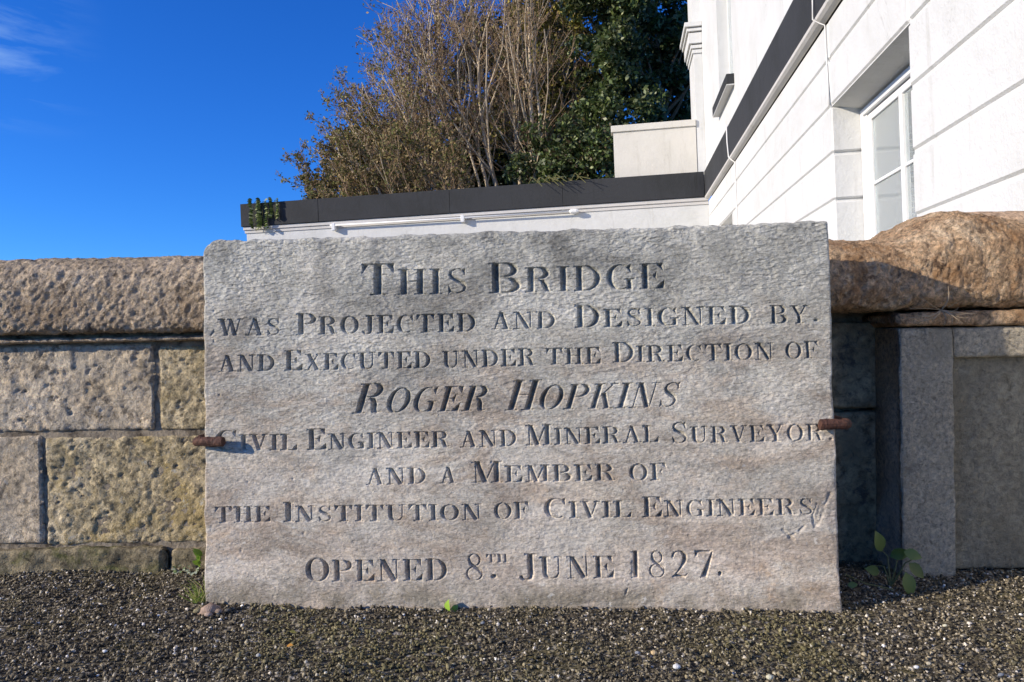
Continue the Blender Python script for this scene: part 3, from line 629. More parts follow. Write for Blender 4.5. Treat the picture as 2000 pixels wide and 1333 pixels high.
    h -= np.clip((0.045*wv-dr)*0.16, 0, 0.010)*(0.8+0.5*fbm(P*30, 3, 95))
    for k in range(70):                                                        # small pits, mostly low down
        a = RNG.uniform(0.02, 1.86); b = RNG.uniform(0.02, 1.1)**1.3; r = RNG.uniform(0.0015, 0.0045)
        ii = slice(max(0, int(a/1.89*NS)-10), int(a/1.89*NS)+10)
        h[ii] -= 0.8*r*np.exp(-((Sx[ii]-a)**2+(Tx[ii]-b)**2)/r**2)
    # ---- carve the letters
    lid = np.full(Sx.shape, -1, np.int32); cut = np.zeros(Sx.shape); names = []
    colS = Sx[:, NT//2]; 
    wear = 1+0.25*fbm(P*30, 2, 99); eroded = 0.0006*fbm(P*110, 2, 101)+0.0006*fbm(P*40, 2, 102)
    MAXD = 0.0240
    for (word, x0, y0, x1, y1, hs, hb, sl_) in WORDS:
        a = st(x0, y0); b = st(x1, y1); ex = (b-a); Lw = np.hypot(*ex); ex /= Lw; ey = np.array([-ex[1], ex[0]])
        hsm = st(x0, y0-hs); hs_m = abs((hsm-a)[1]); hb_m = abs((st(x0, y0-hb)-a)[1])
        gap = 0.13
        adv = []; 
        for i, ch in enumerate(word): adv.append(G[ch][0]*(hb_m if i == 0 else hs_m)+(gap*hs_m if i < len(word)-1 else 0))
        k = Lw/sum(adv); pos = 0.0
        for i, ch in enumerate(word):
            hh = hb_m if i == 0 else hs_m; wd_ = G[ch][0]*hh*k
            o_ = a+ex*pos; pos += adv[i]*k
            corners = np.array([o_+ex*xx+ey*yy for xx in (-0.1*hh, wd_+(0.1+sl_)*hh) for yy in (-0.12*hh, 1.1*hh)])
            smin, tmin = corners.min(0); smax, tmax = corners.max(0)
            i0, i1 = np.searchsorted(colS, [smin-0.01, smax+0.01]); rows = Tx[(i0+i1)//2 if i1 < NS else NS-1]
            j0, j1 = np.searchsorted(rows, [tmin-0.01, tmax+0.01]); i1 = min(i1, NS); j1 = min(j1, NT)
            sx = Sx[i0:i1, j0:j1]; tx = Tx[i0:i1, j0:j1]
            ly = (sx-o_[0])*ey[0]+(tx-o_[1])*ey[1]; lx = (sx-o_[0])*ex[0]+(tx-o_[1])*ex[1]
            Yl = ly/hh; Xl = (lx-sl_*ly)/(hh*k)
            best = np.full(sx.shape, -9.0); kk = 0.5*(1+k)
            minr = (0.0017 if hh > 0.035 else 0.0009)/hh
            for kind, pts in G[ch][1]:
                if kind == 'Q':
                    pp = np.array(pts, float); ar = 0.5*np.sum(pp[:, 0]*np.roll(pp[:, 1], -1)-np.roll(pp[:, 0], -1)*pp[:, 1])
                    if ar < 0: pp = pp[::-1]
                    d = np.full(sx.shape, 9.0)
                    for m_ in range(len(pp)):
                        p, q = pp[m_], pp[(m_+1) % len(pp)]; e = (q-p); e = e/np.hypot(*e)
                        d = np.minimum(d, -( (Xl-p[0])*e[1]-(Yl-p[1])*e[0])*1.0)
                    best = np.maximum(best, d)
                else:
                    for p, q in zip(pts[:-1], pts[1:]):
                        ab = (q[0]-p[0], q[1]-p[1]); l2 = ab[0]**2+ab[1]**2+1e-9
                        tcl = np.clip(((Xl-p[0])*ab[0]+(Yl-p[1])*ab[1])/l2, 0, 1)
                        dd = np.hypot(Xl-p[0]-tcl*ab[0], Yl-p[1]-tcl*ab[1])
                        best = np.maximum(best, np.maximum(p[2]+(q[2]-p[2])*tcl, minr)-dd)
            dm = best*hh+eroded[i0:i1, j0:j1]+0.0004
            msk = dm > 0
            idx = len(names); names.append(ch)
            dep = np.minimum(dm*2.7, MAXD)
            sub = cut[i0:i1, j0:j1]; upd = msk & (dep > sub); sub[upd] = dep[upd]; lid[i0:i1, j0:j1][upd] = idx
    h = h-cut
    W3 = BL[None, None]+Sx[..., None]*u+Tx[..., None]*v+h[..., None]*n
    V = W3.reshape(-1, 3); F = gridfaces(NS, NT)
    # orient so normals face the camera
    pa, pb, pc = V[F[0, 0]], V[F[0, 1]], V[F[0, 2]]
    if np.dot(np.cross(pb-pa, pc-pb), n) < 0: F = F[:, ::-1]
    fl = lid.ravel()[F].max(1)
    base = BL+u*0.93+n*-0.05; base[2] = 0
    root = thing('inscribed_slab', 'large grey carved stone tablet recording the opening of the bridge, leaning on the parapet', 'plaque', tuple(base))
    # material coordinates: put the objects' origin at the root base so object space = slab place
    body = F[fl < 0]
    # back and sides
    th = 0.105
    ring = np.concatenate([np.arange(NT), (np.arange(1, NS)*NT+NT-1), ((NS-1)*NT+np.arange(NT-2, -1, -1)), (np.arange(NS-2, 0, -1)*NT)])
    nb = len(V); cen = V[ring].mean(0); Vb = V[ring]-n*th+0.004*fbm(V[ring]*30, 2, 5)[:, None]*n
    mid = V[ring]-n*th*0.5+(V[ring]-cen)*0.0025*fbm(V[ring]*24, 3, 6)[:, None]
    V2 = np.vstack([V, mid, Vb]); K = len(ring); i_ = np.arange(K); j_ = (i_+1) % K
    sides = np.vstack([np.stack([ring[i_], nb+i_, nb+j_, ring[j_]], 1), np.stack([nb+i_, nb+K+i_, nb+K+j_, nb+j_], 1)])
    # back face: strip between matching left/right ring points
    lf = nb+K+np.arange(NT); rt_start = NT-1+NS-1; rt = nb+K+rt_start+np.arange(NT-1, -1, -1)
    back = np.stack([lf[:-1], lf[1:], rt[1:], rt[:-1]], 1)
    allf = np.vstack([body, sides, back])
    used, inv = np.unique(allf, return_inverse=True)
    mesh('slab_body', V2[used], inv.reshape(allf.shape), M_SLAB, root, smooth=True)
    for k_ in range(len(names)):
        f = F[fl == k_]
        if len(f) == 0: continue
        used, inv = np.unique(f, return_inverse=True)
        mesh('carved_numeral' if names[k_].isdigit() else ('carved_stop' if names[k_] == '.' else 'carved_letter'), V[used], inv.reshape(f.shape), M_SLAB, root, smooth=True)
    def on(px, py, off=0.0):
        s_, t_ = st(px, py); return BL+u*s_+v*t_+n*off
    return on, u, v, n
ON, SU, SV, SN = slab()

# ------------------------------------------------------------------ iron cramps holding the slab
def finer(pts, rad, k=6):
    P, Q_ = [], []
    for i in range(len(pts)-1):
        for j in range(k): t = j/k; P.append(pts[i]*(1-t)+pts[i+1]*t); Q_.append(rad[i]*(1-t)+rad[i+1]*t)
    return P+[pts[-1]], Q_+[rad[-1]]
def cramp(label, px_tip, px_bend, py, side, nm):
    r = 0.0155
    tip = ON(px_tip, py, 0.026); bend = ON(px_bend, py, 0.020)
    pts = []; back = Vector((bend[0]+side*0.012, 2.56, bend[2]+0.01)); b = Vector(bend); t = Vector(tip)
    pts = [t+(b-t).normalized()*-0.002, t+(b-t).normalized()*0.004, t+(b-t)*0.3, t+(b-t)*0.65, b+Vector((-side*0.016, 0, 0)), b+Vector((-side*0.004, 0.006, 0)), b+Vector((side*0.002, 0.022, 0)), b+Vector((side*0.003, 0.06, 0)), back]
    rad = [r*0.86, r*0.98, r*0.94, r*0.90, r*0.92, r*0.94, r*0.9, r*0.85, r*0.8]
    root = thing('iron_cramp', label, 'iron cramp', tuple(b))
    mb = MB(); mb.tube(*finer(pts, rad), 14); V_ = np.array(mb.v); nn = fbm(V_*45, 3, 7)[:, None]*0.0045+fbm(V_*160, 2, 9)[:, None]*0.0016; mb.v = [tuple(q) for q in V_+nn*np.array([0.4, -1.0, 0.9])]; o = mb.build('bar', M_RUST, root, False)
    return root
cramp('rusty iron cramp over the left edge of the grey slab, with a dark shadow', 443, 388, 862, -1, 'l')
cramp('rusty iron cramp over the right edge of the grey slab, hiding a carved letter', 1597, 1652, 828, 1, 'r')

# ------------------------------------------------------------------ loose chippings on the pavement (uncountable)
def ico():
    t = (1+5**.5)/2; v = np.array([(-1,t,0),(1,t,0),(-1,-t,0),(1,-t,0),(0,-1,t),(0,1,t),(0,-1,-t),(0,1,-t),(t,0,-1),(t,0,1),(-t,0,-1),(-t,0,1)], float); v /= np.linalg.norm(v[0])
    f = np.array([(0,11,5),(0,5,1),(0,1,7),(0,7,10),(0,10,11),(1,5,9),(5,11,4),(11,10,2),(10,7,6),(7,1,8),(3,9,4),(3,4,2),(3,2,6),(3,6,8),(3,8,9),(4,9,5),(2,4,11),(6,2,10),(8,6,7),(9,8,1)])
    return v, f
def chips(N, xr, yr, size, cols, seed, name, yfun=None, zoff=0.0):
    g = np.random.default_rng(seed)
    v = np.array([(x, y, z) for x in (-1, 1) for y in (-1, 1) for z in (-1, 1)], float)*0.72
    f = np.array([(0,1,3),(0,3,2),(4,6,7),(4,7,5),(0,4,5),(0,5,1),(2,3,7),(2,7,6),(0,2,6),(0,6,4),(1,5,7),(1,7,3)])
    X = g.uniform(*xr, N); Y = g.uniform(yr[0]**0.5, yr[1]**0.5, N)**2
    if yfun is not None:
        k = yfun(X, Y); X, Y = X[k], Y[k]; N = len(X)
    sz = size[0]*(size[1]/size[0])**(g.random(N)**1.7)
    sc = sz[:, None]*g.uniform(0.55, 1.15, (N, 3)); sc[:, 2] *= 0.8
    jit = g.uniform(0.55, 1.3, (N, 8))
    V = v[None]*sc[:, None, :]*jit[..., None]+g.normal(0, 0.18, (N, 8, 3))*sz[:, None, None]
    a = g.uniform(0, 2*PI, N); tl = g.normal(0, 0.9, N); ca, sa = np.cos(a)[:, None], np.sin(a)[:, None]; ct, st_ = np.cos(tl)[:, None], np.sin(tl)[:, None]
    y = V[..., 1]*ct-V[..., 2]*st_; z = V[..., 1]*st_+V[..., 2]*ct; x = V[..., 0]
    V = np.stack([x*ca-y*sa, x*sa+y*ca, z], -1)
    P = np.stack([X, Y, X*0], -1); zz = 0.010*fbm(P*4, 3, 3)+0.006*fbm(P*22, 3, 5)+0.004*fbm(P*75, 2, 8)+zoff+sz*g.uniform(-0.65, 0.15, N)
    zz += 0.021*np.clip((Y-2.30)/0.25, 0, 1)*np.clip((-X-0.8)/0.15, 0, 1)
    V[..., 0] += X[:, None]; V[..., 1] += Y[:, None]; V[..., 2] += zz[:, None]
    cols = np.array(cols); ci = g.choice(len(cols), N, p=[0.30, 0.26, 0.20, 0.12, 0.07, 0.035, 0.015]); c = cols[ci]*g.uniform(0.7, 1.5, (N, 1))
    mo = np.clip(fbm(P*3.2, 4, 40)*2.2+0.15, 0, 1)[:, None]; c = c*(1-0.6*mo)+np.array([0.21, 0.185, 0.075])*g.uniform(0.5, 1.3, (N, 1))*0.6*mo
    F = (f[None]+8*np.arange(N)[:, None, None]).reshape(-1, 3)
    o = mesh(name, V.reshape(-1, 3), F, M_CHIP, None, False, np.repeat(c, 8, 0)); o['kind'] = 'stuff'
    return o
CC = [(0.06,0.052,0.038), (0.13,0.11,0.075), (0.21,0.175,0.115), (0.31,0.26,0.17), (0.40,0.355,0.27), (0.58,0.52,0.43), (0.85,0.80,0.70)]
o = chips(47000, (-1.75, 1.85), (1.42, 2.60), (0.0024, 0.0068), CC, 3, 'gravel'); tag(o, 'dark mossy grit and chippings covering the pavement', 'gravel')
PB = [(505,1280,'pale grey'), (1322,1302,'white'), (1277,1275,'orange buff'), (1245,1275,'grey'), (1503,1323,'cream'), (1790,1303,'white'), (1846,1222,'cream'), (1797,1190,'pale grey'), (205,1272,'white'), (1955,1318,'blue grey'), (943,1217,'blue grey'), (1814,1296,'buff')]
PC = {'pale grey': (0.42,0.42,0.40), 'white': (0.72,0.71,0.68), 'orange buff': (0.62,0.45,0.24), 'grey': (0.26,0.27,0.30), 'cream': (0.62,0.58,0.42), 'blue grey': (0.20,0.22,0.25), 'buff': (0.5,0.44,0.32)}
PL = ['on the pavement left of centre', 'largest of the pale ones, below the carved 1827', 'on the pavement below the word JUNE', 'beside the orange buff pebble', 'at the bottom edge of the picture right of the slab centre', 'right of the slab near the bottom edge', 'at the rim of the shadow right of the slab', 'in the shadow edge beside the slab corner', 'far left on the dark pavement', 'at the bottom right corner of the picture', 'against the foot of the slab right of the small leaf', 'just above the white pebble at right']
for i, (px, py, cn) in enumerate(PB):
    d = ray(px, py); P0 = EYE+d*((0.012-EYE[2])/d[2]); g = np.random.default_rng(100+i); v, f = ico(); r = 0.0085 if i in (1, 2, 4) else 0.0062
    V = v*g.uniform(0.8, 1.2, (12, 1))*np.array([1.15, 0.85, 0.7])*r+P0
    o = mesh('pebble', V-P0, f, M_CHIP, None, False, np.tile(PC[cn], (12, 1))); o.location = tuple(P0); tag(o, cn+' pebble '+PL[i], 'pebble', 'loose pebbles')

# ------------------------------------------------------------------ building frame: x into the building, y away along its side wall, z up
WALLN = math.sqrt(1+.149**2); TH = math.atan(.149)
dR = ROLL_B-ROLL
MB_ = Matrix.Translation(Vector(EYE)) @ Matrix.Rotation(-dR, 4, 'Y') @ Matrix.Translation(-Vector(EYE)) @ Matrix.Translation(Vector((1.737, 0, 0))) @ Matrix.Rotation(-TH, 4, 'Z')
# check the sense of the rotation: plumb lines in this frame must lean further than the parapet's
E = 0.78
def building():
    b = thing('white_house', 'white rendered house with rusticated side wall, charcoal band and sash window, at right', 'house', (0, 8, 0), MB_)
    # courses of the rusticated ground floor: grooves at these heights over eye level
    zs = [-1.6, -0.90, -0.525, -0.15, 0.225, 0.60, 0.975, 1.35, 1.725, 2.10, 2.41]
    q0, q1 = 4.38, 5.98            # near window opening
    d0, d1 = 11.35, 12.75          # far opening
    g = 0.011; dep = 0.28; zsill = -0.15
    k = 0
    for i in range(len(zs)-1):
        z0, z1 = E+zs[i]+g, E+zs[i+1]-g
        if i == 0: z0 = -0.9
        segs = []
        if zs[i] >= zsill-0.01 and zs[i+1] <= 1.73: cuts = [(1.2, q0), (q1, d0), (d1, 14.19)]
        else:
            cuts = [(1.2, 3.0+0.9*(i % 2)), (3.0+0.9*(i % 2)+2*g, 6.0+1.1*(i % 2)), (6.0+1.1*(i % 2)+2*g, 9.2+(i % 2)), (9.2+(i % 2)+2*g, 14.19)]
            if i == 8: cuts = [(1.2, 4.36), (4.38, 5.98), (6.0, 14.19)]
            if i == 9: cuts = [(1.2, 5.98), (6.0, 14.19)]
        for a, c in cuts:
            m = MB(); m.box(0.0, dep, a, c, z0, z1, 0.012); m.build('wall_block', M_WHITE, b)
    m = MB(); m.box(0.014, dep+0.02, 1.25, q0+0.001, -0.9, E+2.40); m.box(0.014, dep+.02, q1+0.024, d0+.001, -0.9, E+2.40); m.box(0.014, dep+.02, d1-.001, 14.2, -0.9, E+2.40)
    m.box(0.014, dep+.02, q0+.002, q1-.002, E+1.727, E+2.40); m.box(0.014, dep+.02, q0+.002, q1-.002, -0.9, E+zsill-0.01)
    m.box(0.014, dep+.02, d0+.002, d1-.002, E+1.727, E+2.40); m.box(0.014, dep+.02, d0+.002, d1-.002, -0.9, E+zsill-0.01)
    m.build('joint_backing', M_WHITE, b)
    # cove moulding under the band, band, upper wall
    m = MB(); m.prism([(0.0, E+2.412), (0.0, E+2.47), (-0.075, E+2.47), (-0.07, E+2.445), (-0.045, E+2.425), (-0.012, E+2.412)], 1, 1.2, 14.13)
    m.v = [(v[0], v[1], v[2]) for v in m.v]; m.build('cove_moulding', M_MOULD, b)
    bd = MB(); bd.box(-0.07, 0.2, 1.2, 14.12, E+2.472, E+2.94, 0.006); bd.build('charcoal_band', M_BAND, b)
    # upper storey with its window opening
    u0, u1 = 10.75, 12.2; zs0 = 3.60
    m = MB(); m.box(0.0, 0.25, 1.2, u0, E+2.942, 9.5); m.box(0.0, 0.25, u1, 15.6, E+2.942, 9.5); m.box(0.0, 0.25, u0+.001, u1-.001, E+2.942, E+3.45); m.box(0.0, 0.25, u0+.001, u1-.001, 6.9, 9.5)
    m.build('upper_wall', M_WHITE, b)
    m = MB(); m.box(-0.11, 0.10, u0-0.08, u1+0.10, E+3.44, E+3.45+0.0015, 0); m.build('sill_underside', M_WHITE, b)
    sl2 = MB(); sl2.box(-0.11, 0.10, u0-0.08, u1+0.10, E+3.4535, E+3.60, 0.004)
    s_ = sl2.build('window_sill', M_BAND, b)
    win = MB(); win.box(0.17, 0.22, u0+.001, u1-.001, E+3.602, 6.9); wf = win.build('window_frame', M_FRAME, b); wf['label'] = 'upper window frame'
    gl = MB(); gl.box(0.165, 0.168, u0+0.08, u1-0.08, E+3.70, 6.8); gl.build('glass_pane', M_GLASS, wf)
    # pilaster at the rear corner with moulded capital
    m = MB(); m.box(-0.16, -0.001, 14.35, 15.2, E+2.3, E+5.25, 0.004); m.build('pilaster', M_WHITE, b)
    m = MB()
    for (e, z0, z1) in ((0.025, 5.25, 5.32), (0.05, 5.335, 5.40), (0.085, 5.42, 5.62), (0.12, 5.64, 5.70), (0.16, 5.715, 5.80)):
        m.box(-0.16-e, -0.002, 14.35-e, 15.2+e, E+z0+0.001, E+z1, 0.004)
    m.box(-0.15, -0.002, 14.37, 15.18, E+5.24, E+5.80); m.build('pilaster_capital', M_WHITE, b)
    m = MB(); m.box(-0.15, -0.001, 14.36, 15.19, E+5.802, 9.5); m.build('upper_pilaster', M_WHITE, b)
    m = MB(); m.box(0.30, 6.0, 1.2, 15.6, 9.1, 9.5); m.box(5.8, 6.0, 1.2, 15.6, -0.9, 9.1); m.box(0.31, 5.79, 15.4, 15.6, -0.9, 9.1); m.box(0.31, 5.79, 1.2, 1.4, -0.9, 9.1); m.build('rear_walls', M_WHITE, b)
    # near sash window: far jamb (splayed, in rusticated stones), soffit, frame, sash, panes
    fr_x = 0.215
    m = MB()
    for z0, z1 in ((zsill, 0.225), (0.225, 0.60), (0.60, 0.975), (0.975, 1.35), (1.35, 1.725)):
        mj = MB(); mj.box(0.03, fr_x+.10, q0-0.1, q0-0.0015, E+z0+0.012, E+z1-0.012); mj.build('jamb_block', M_WHITE, b)
    m = MB(); m.prism([(0.013, E+1.726), (fr_x+.12, E+1.66), (fr_x+.12, E+1.80), (0.013, E+1.80)], 1, q0, q1+0.06); m.build('soffit', M_WHITE, b)
    f = MB(); W0, W1 = q0, q1-0.004; zt = E+1.665
    for a, c, x in ((W1-0.05, W1, fr_x), (W1-0.085, W1-0.052, fr_x+0.02), (W0, W0+0.05, fr_x)): f.box(x, fr_x+0.09, a, c, E+zsill, zt, 0.003)
    f.box(fr_x, fr_x+0.09, W0+.051, W1-0.051, zt-0.05, zt, 0.003); f.box(fr_x-0.03, fr_x+0.1, W0+0.001, W1-.001, E+zsill-.06, E+zsill-0.001, .003)
    fo = f.build('window_frame', M_FRAME, b)
    s2 = MB(); a, c = W0+0.055, W1-0.09
    s2.box(fr_x+0.03, fr_x+0.075, c-0.052, c, E+zsill, zt-0.053, 0.004); s2.box(fr_x+0.03, fr_x+0.075, a, a+0.052, E+zsill, zt-0.053, 0.004)
    s2.box(fr_x+0.03, fr_x+0.075, a+.053, c-.053, zt-0.11, zt-0.055, 0.004)
    s2.build('sash', M_FRAME, fo)
    midq = 5.21; a0 = a; a = 4.74
    for q in (midq, a):
        s3 = MB(); s3.box(fr_x+0.022, fr_x+0.072, q-0.024, q+0.024, E+zsill, zt-0.112, 0.006); s3.build('mullion', M_FRAME, fo)
    for z in (E+1.06, E+0.48):
        s3 = MB(); s3.box(fr_x+0.032, fr_x+0.06, a+.025, midq-0.026, z-0.012, z+0.012, 0.004); s3.build('glazing_bar', M_FRAME, fo)
        s3 = MB(); s3.box(fr_x+0.032, fr_x+0.06, midq+0.026, c-.054, z-0.012, z+0.012, 0.004); s3.build('glazing_bar', M_FRAME, fo)
    for (y0, y1) in ((a0+.05, a-0.02), (a+0.02, midq-0.02), (midq+0.02, c-.05)):
        for (z0, z1) in ((E+zsill, E+0.475), (E+0.485, E+1.055), (E+1.065, zt-0.11)):
            s3 = MB(); s3.box(fr_x+0.046, fr_x+0.049, y0, y1, z0, z1); s3.build('glass_pane', M_GLASS, fo)
    # inside: pale reveal and an added brick panel standing in for a grid reflected in the glass
    s4 = MB(); s4.box(fr_x+0.5, fr_x+0.52, q0-0.3, q1+0.3, E+zsill-.3, E+1.9); s4.build('room_lining', M_ROOM, b)
    bw = MB(); bw.box(0.36, 0.80, 5.512, 5.55, E+zsill, E+1.40); bw.build('reflection_mortar', M_FRAME, b)
    bw = MB()
    for r in range(34):
        for j in range(11): bw.box(0.362+j*0.040+(0.018 if r % 2 else 0), 0.394+j*0.040+(0.018 if r % 2 else 0), 5.500, 5.511, E+zsill+0.02+r*0.045, E+zsill+0.055+r*0.045)
    bk = bw.build('reflection_bricks', M_BRICK, b); bk['kind'] = 'stuff'
    # far opening: recessed blank panel
    m = MB(); m.box(0.24, 0.27, d0, d1, E+zsill-.02, E+1.73); m.build('far_window', M_FRAME, b)

    # wing wall with charcoal coping band
    qw = 14.20; xl = -9.45
    w2 = thing('wing_wall', 'low white side wall topped by a long charcoal band, running left from the house', 'wall', (-4.7, qw+0.15, 0), MB_)
    m = MB(); m.box(xl+0.08, 0.25, qw, qw+0.28, -0.9, E+2.33); m.build('wall', M_WHITE, w2)
    m = MB(); m.box(xl+0.05, -0.002, qw-0.02, qw+0.30, E+2.332, E+2.395, 0.004); m.box(xl+0.03, -0.003, qw-0.045, qw+0.32, E+2.397, E+2.466, 0.006); m.build('moulding', M_MOULD, w2)
    xs = [xl, -7.75, -5.0, -2.75, -0.072]
    for a, c in zip(xs[:-1], xs[1:]):
        m = MB(); m.box(a, c-0.004, qw-0.075, qw+0.36, E+2.47, E+2.94+0.004*random.random(), 0.006); m.build('band_stone', M_BAND, w2)
    # white rail under the band
    rl = thing('handrail', 'white painted pipe rail on brackets under the charcoal band', 'rail', (-5, qw-0.09, E+2.35), MB_)
    m = MB(); m.tube([(-7.5, qw-0.1, E+2.375), (-2.62, qw-0.1, E+2.345)], 0.019, 8); m.build('pipe', M_FRAME, rl, True)
    for x in (-7.43, -4.75):
        m = MB(); m.box(x-0.035, x+0.035, qw-0.125, qw-0.012, E+2.27, E+2.41, 0.008); m.build('bracket', M_FRAME, rl)
    m = MB(); m.tube([(-2.64, qw-0.1, E+2.345), (-2.60, qw-0.1, E+2.345), (-2.50, qw-0.1, E+2.345), (-2.46, qw-0.1, E+2.345)], [0.025, 0.045, 0.045, 0.03], 10); m.tube([(-2.55, qw-.10, E+2.345), (-2.55, qw-.001, E+2.345)], 0.05, 8); m.build('end_cap', M_FRAME, rl)
    # low screen wall standing on the band
    s = thing('screen_wall', 'short cream wall with a thin cap, standing on the charcoal band against the house', 'wall', (-0.9, qw+0.2, E+2.95), MB_)
    m = MB(); m.box(-1.74, -0.17, qw+0.14, qw+0.36, E+2.948, E+3.86); m.build('wall', M_WHITE2, s)
    m = MB(); m.box(-1.78, -0.168, qw+0.11, qw+0.39, E+3.862, E+3.99, 0.008); m.build('cap', M_WHITE2, s)
    # cables
    c1 = MB(); bx = -0.085
    c1.tube([(bx, 11.0, E+2.96), (bx-.005, 10.95, E+2.7), (bx, 10.9, E+2.47), (-0.05, 10.88, E+2.42), (-0.01, 10.86, E+2.38), (-0.012, 10.84, E+2.0), (-0.01, 10.82, E+1.5), (-0.012, 10.83, E+0.5)], 0.011, 6)
    o = c1.build('cable', M_CABLE, None, True); o.matrix_world = MB_; tag(o, 'thin white cable looped over the charcoal band towards the far end of the house', 'cable')
    c1 = MB(); c1.tube([(bx, 6.10, E+3.2), (bx, 6.08, E+2.9), (bx-.004, 6.07, E+2.6), (bx-.01, 6.06, E+2.455), (-0.05, 6.05, E+2.42), (-0.012, 6.03, E+2.39), (-0.01, 6.02, E+2.1), (-0.008, 6.01, E+1.9), (-0.01, 6.0, E+1.73)], 0.006, 6)
    o = c1.build('cable', M_CABLE, None, True); o.matrix_world = MB_; tag(o, 'thin white cable dropping from the charcoal band to the corner of the near window', 'cable')
building()

# ------------------------------------------------------------------ wooded bank
def bank():
    nx, ny = 90, 60; X, Y = np.meshgrid(np.linspace(-16, 30, nx), np.linspace(15.4, 46, ny), indexing='ij')
    hx = np.clip((X+9.5)/4.0, 0, 1); hx = hx*hx*(3-2*hx); Z = 3.1*hx*np.clip((Y-15.2)/1.0, 0, 1)+0.25*fbm(np.stack([X, Y, X*0], -1)*0.5, 3, 2)*hx-0.1
    Z += hx*np.clip((Y-20)/20, 0, 1)*3*np.clip((X+2)/8, 0, 1)
    mesh('hillside', np.stack([X, Y, Z], -1).reshape(-1, 3), gridfaces(nx, ny), M_SOIL, smooth=True)['kind'] = 'structure'
bank()
def tubes_np(paths, radii, n=3):
    """paths: list of (k,3) arrays, radii: list of (k,) arrays -> V,F"""
    Vs, Fs = [], []; off = 0
    for P, R in zip(paths, radii):
        k = len(P); d = np.gradient(P, axis=0); d /= np.linalg.norm(d, axis=1, keepdims=True)+1e-9
        a = np.cross(d, np.array([0.31, 0.93, 0.2])); a /= np.linalg.norm(a, axis=1, keepdims=True)+1e-9; b = np.cross(d, a)
        t = 2*PI*np.arange(n)/n
        V = P[:, None]+(a[:, None]*np.cos(t)[None, :, None]+b[:, None]*np.sin(t)[None, :, None])*R[:, None, None]
        i = (np.arange(k-1)[:, None]*n+np.arange(n)[None]).ravel(); j = (np.arange(k-1)[:, None]*n+(np.arange(n)[None]+1) % n).ravel()
        Vs.append(V.reshape(-1, 3)); Fs.append(np.stack([i, j, j+n, i+n], 1)+off); off += k*n
    return np.vstack(Vs), np.vstack(Fs)
def leaves_np(C, size, cols, g, droop=0.0, asp=0.55):
    N = len(C); a = g.normal(size=(N, 3)); a /= np.linalg.norm(a, axis=1, keepdims=True); b = np.cross(a, g.normal(size=(N, 3))); b /= np.linalg.norm(b, axis=1, keepdims=True)
    s = (size*g.uniform(0.6, 1.35, N))[:, None]; nn = np.cross(a, b)
    V = np.stack([C-a*s, C+b*s*asp+nn*s*0.15, C+a*s, C-b*s*asp+nn*s*0.15], 1).reshape(-1, 3)
    F = np.arange(4*N).reshape(N, 4); cols = np.array(cols); c = cols[g.integers(0, len(cols), N)]*g.uniform(0.6, 1.4, (N, 1))
    return V, F, np.repeat(c, 4, 0)
def grow(path, rad, nch, lenf, ang, g, t0=0.25, up=0.25, pull=None, seg=5):
    out = []; L_ = np.sum(np.linalg.norm(np.diff(path, axis=0), axis=1))
    for t in np.sort(g.uniform(t0, 0.98, nch)):
        x = t*(len(path)-1); i = int(x); f = x-i; i2 = min(i+1, len(path)-1)
        p = path[i]*(1-f)+path[i2]*f; d = path[i2]-path[max(i2-1, 0)]; d = d/(np.linalg.norm(d)+1e-9)
        r = rad[i]*(1-f)+rad[i2]*f; s = g.normal(size=3); s -= d*np.dot(s, d); s /= np.linalg.norm(s)
        A = math.radians(g.uniform(*ang)); dd = d*math.cos(A)+s*math.sin(A); dd[2] += up*0.4; dd /= np.linalg.norm(dd)
        l = L_*lenf*g.uniform(0.6, 1.25)*(1.15-0.6*t); pts = [p]; cur = dd.copy()
        for k in range(seg):
            cur = cur+g.normal(0, 0.10, 3); cur[2] += up*0.12
            if pull is not None: cur = cur+pull*0.05
            cur /= np.linalg.norm(cur); pts.append(pts[-1]+cur*l/seg)
        out.append((np.array(pts), np.linspace(r*0.6, r*0.18, seg+1)))
    return out
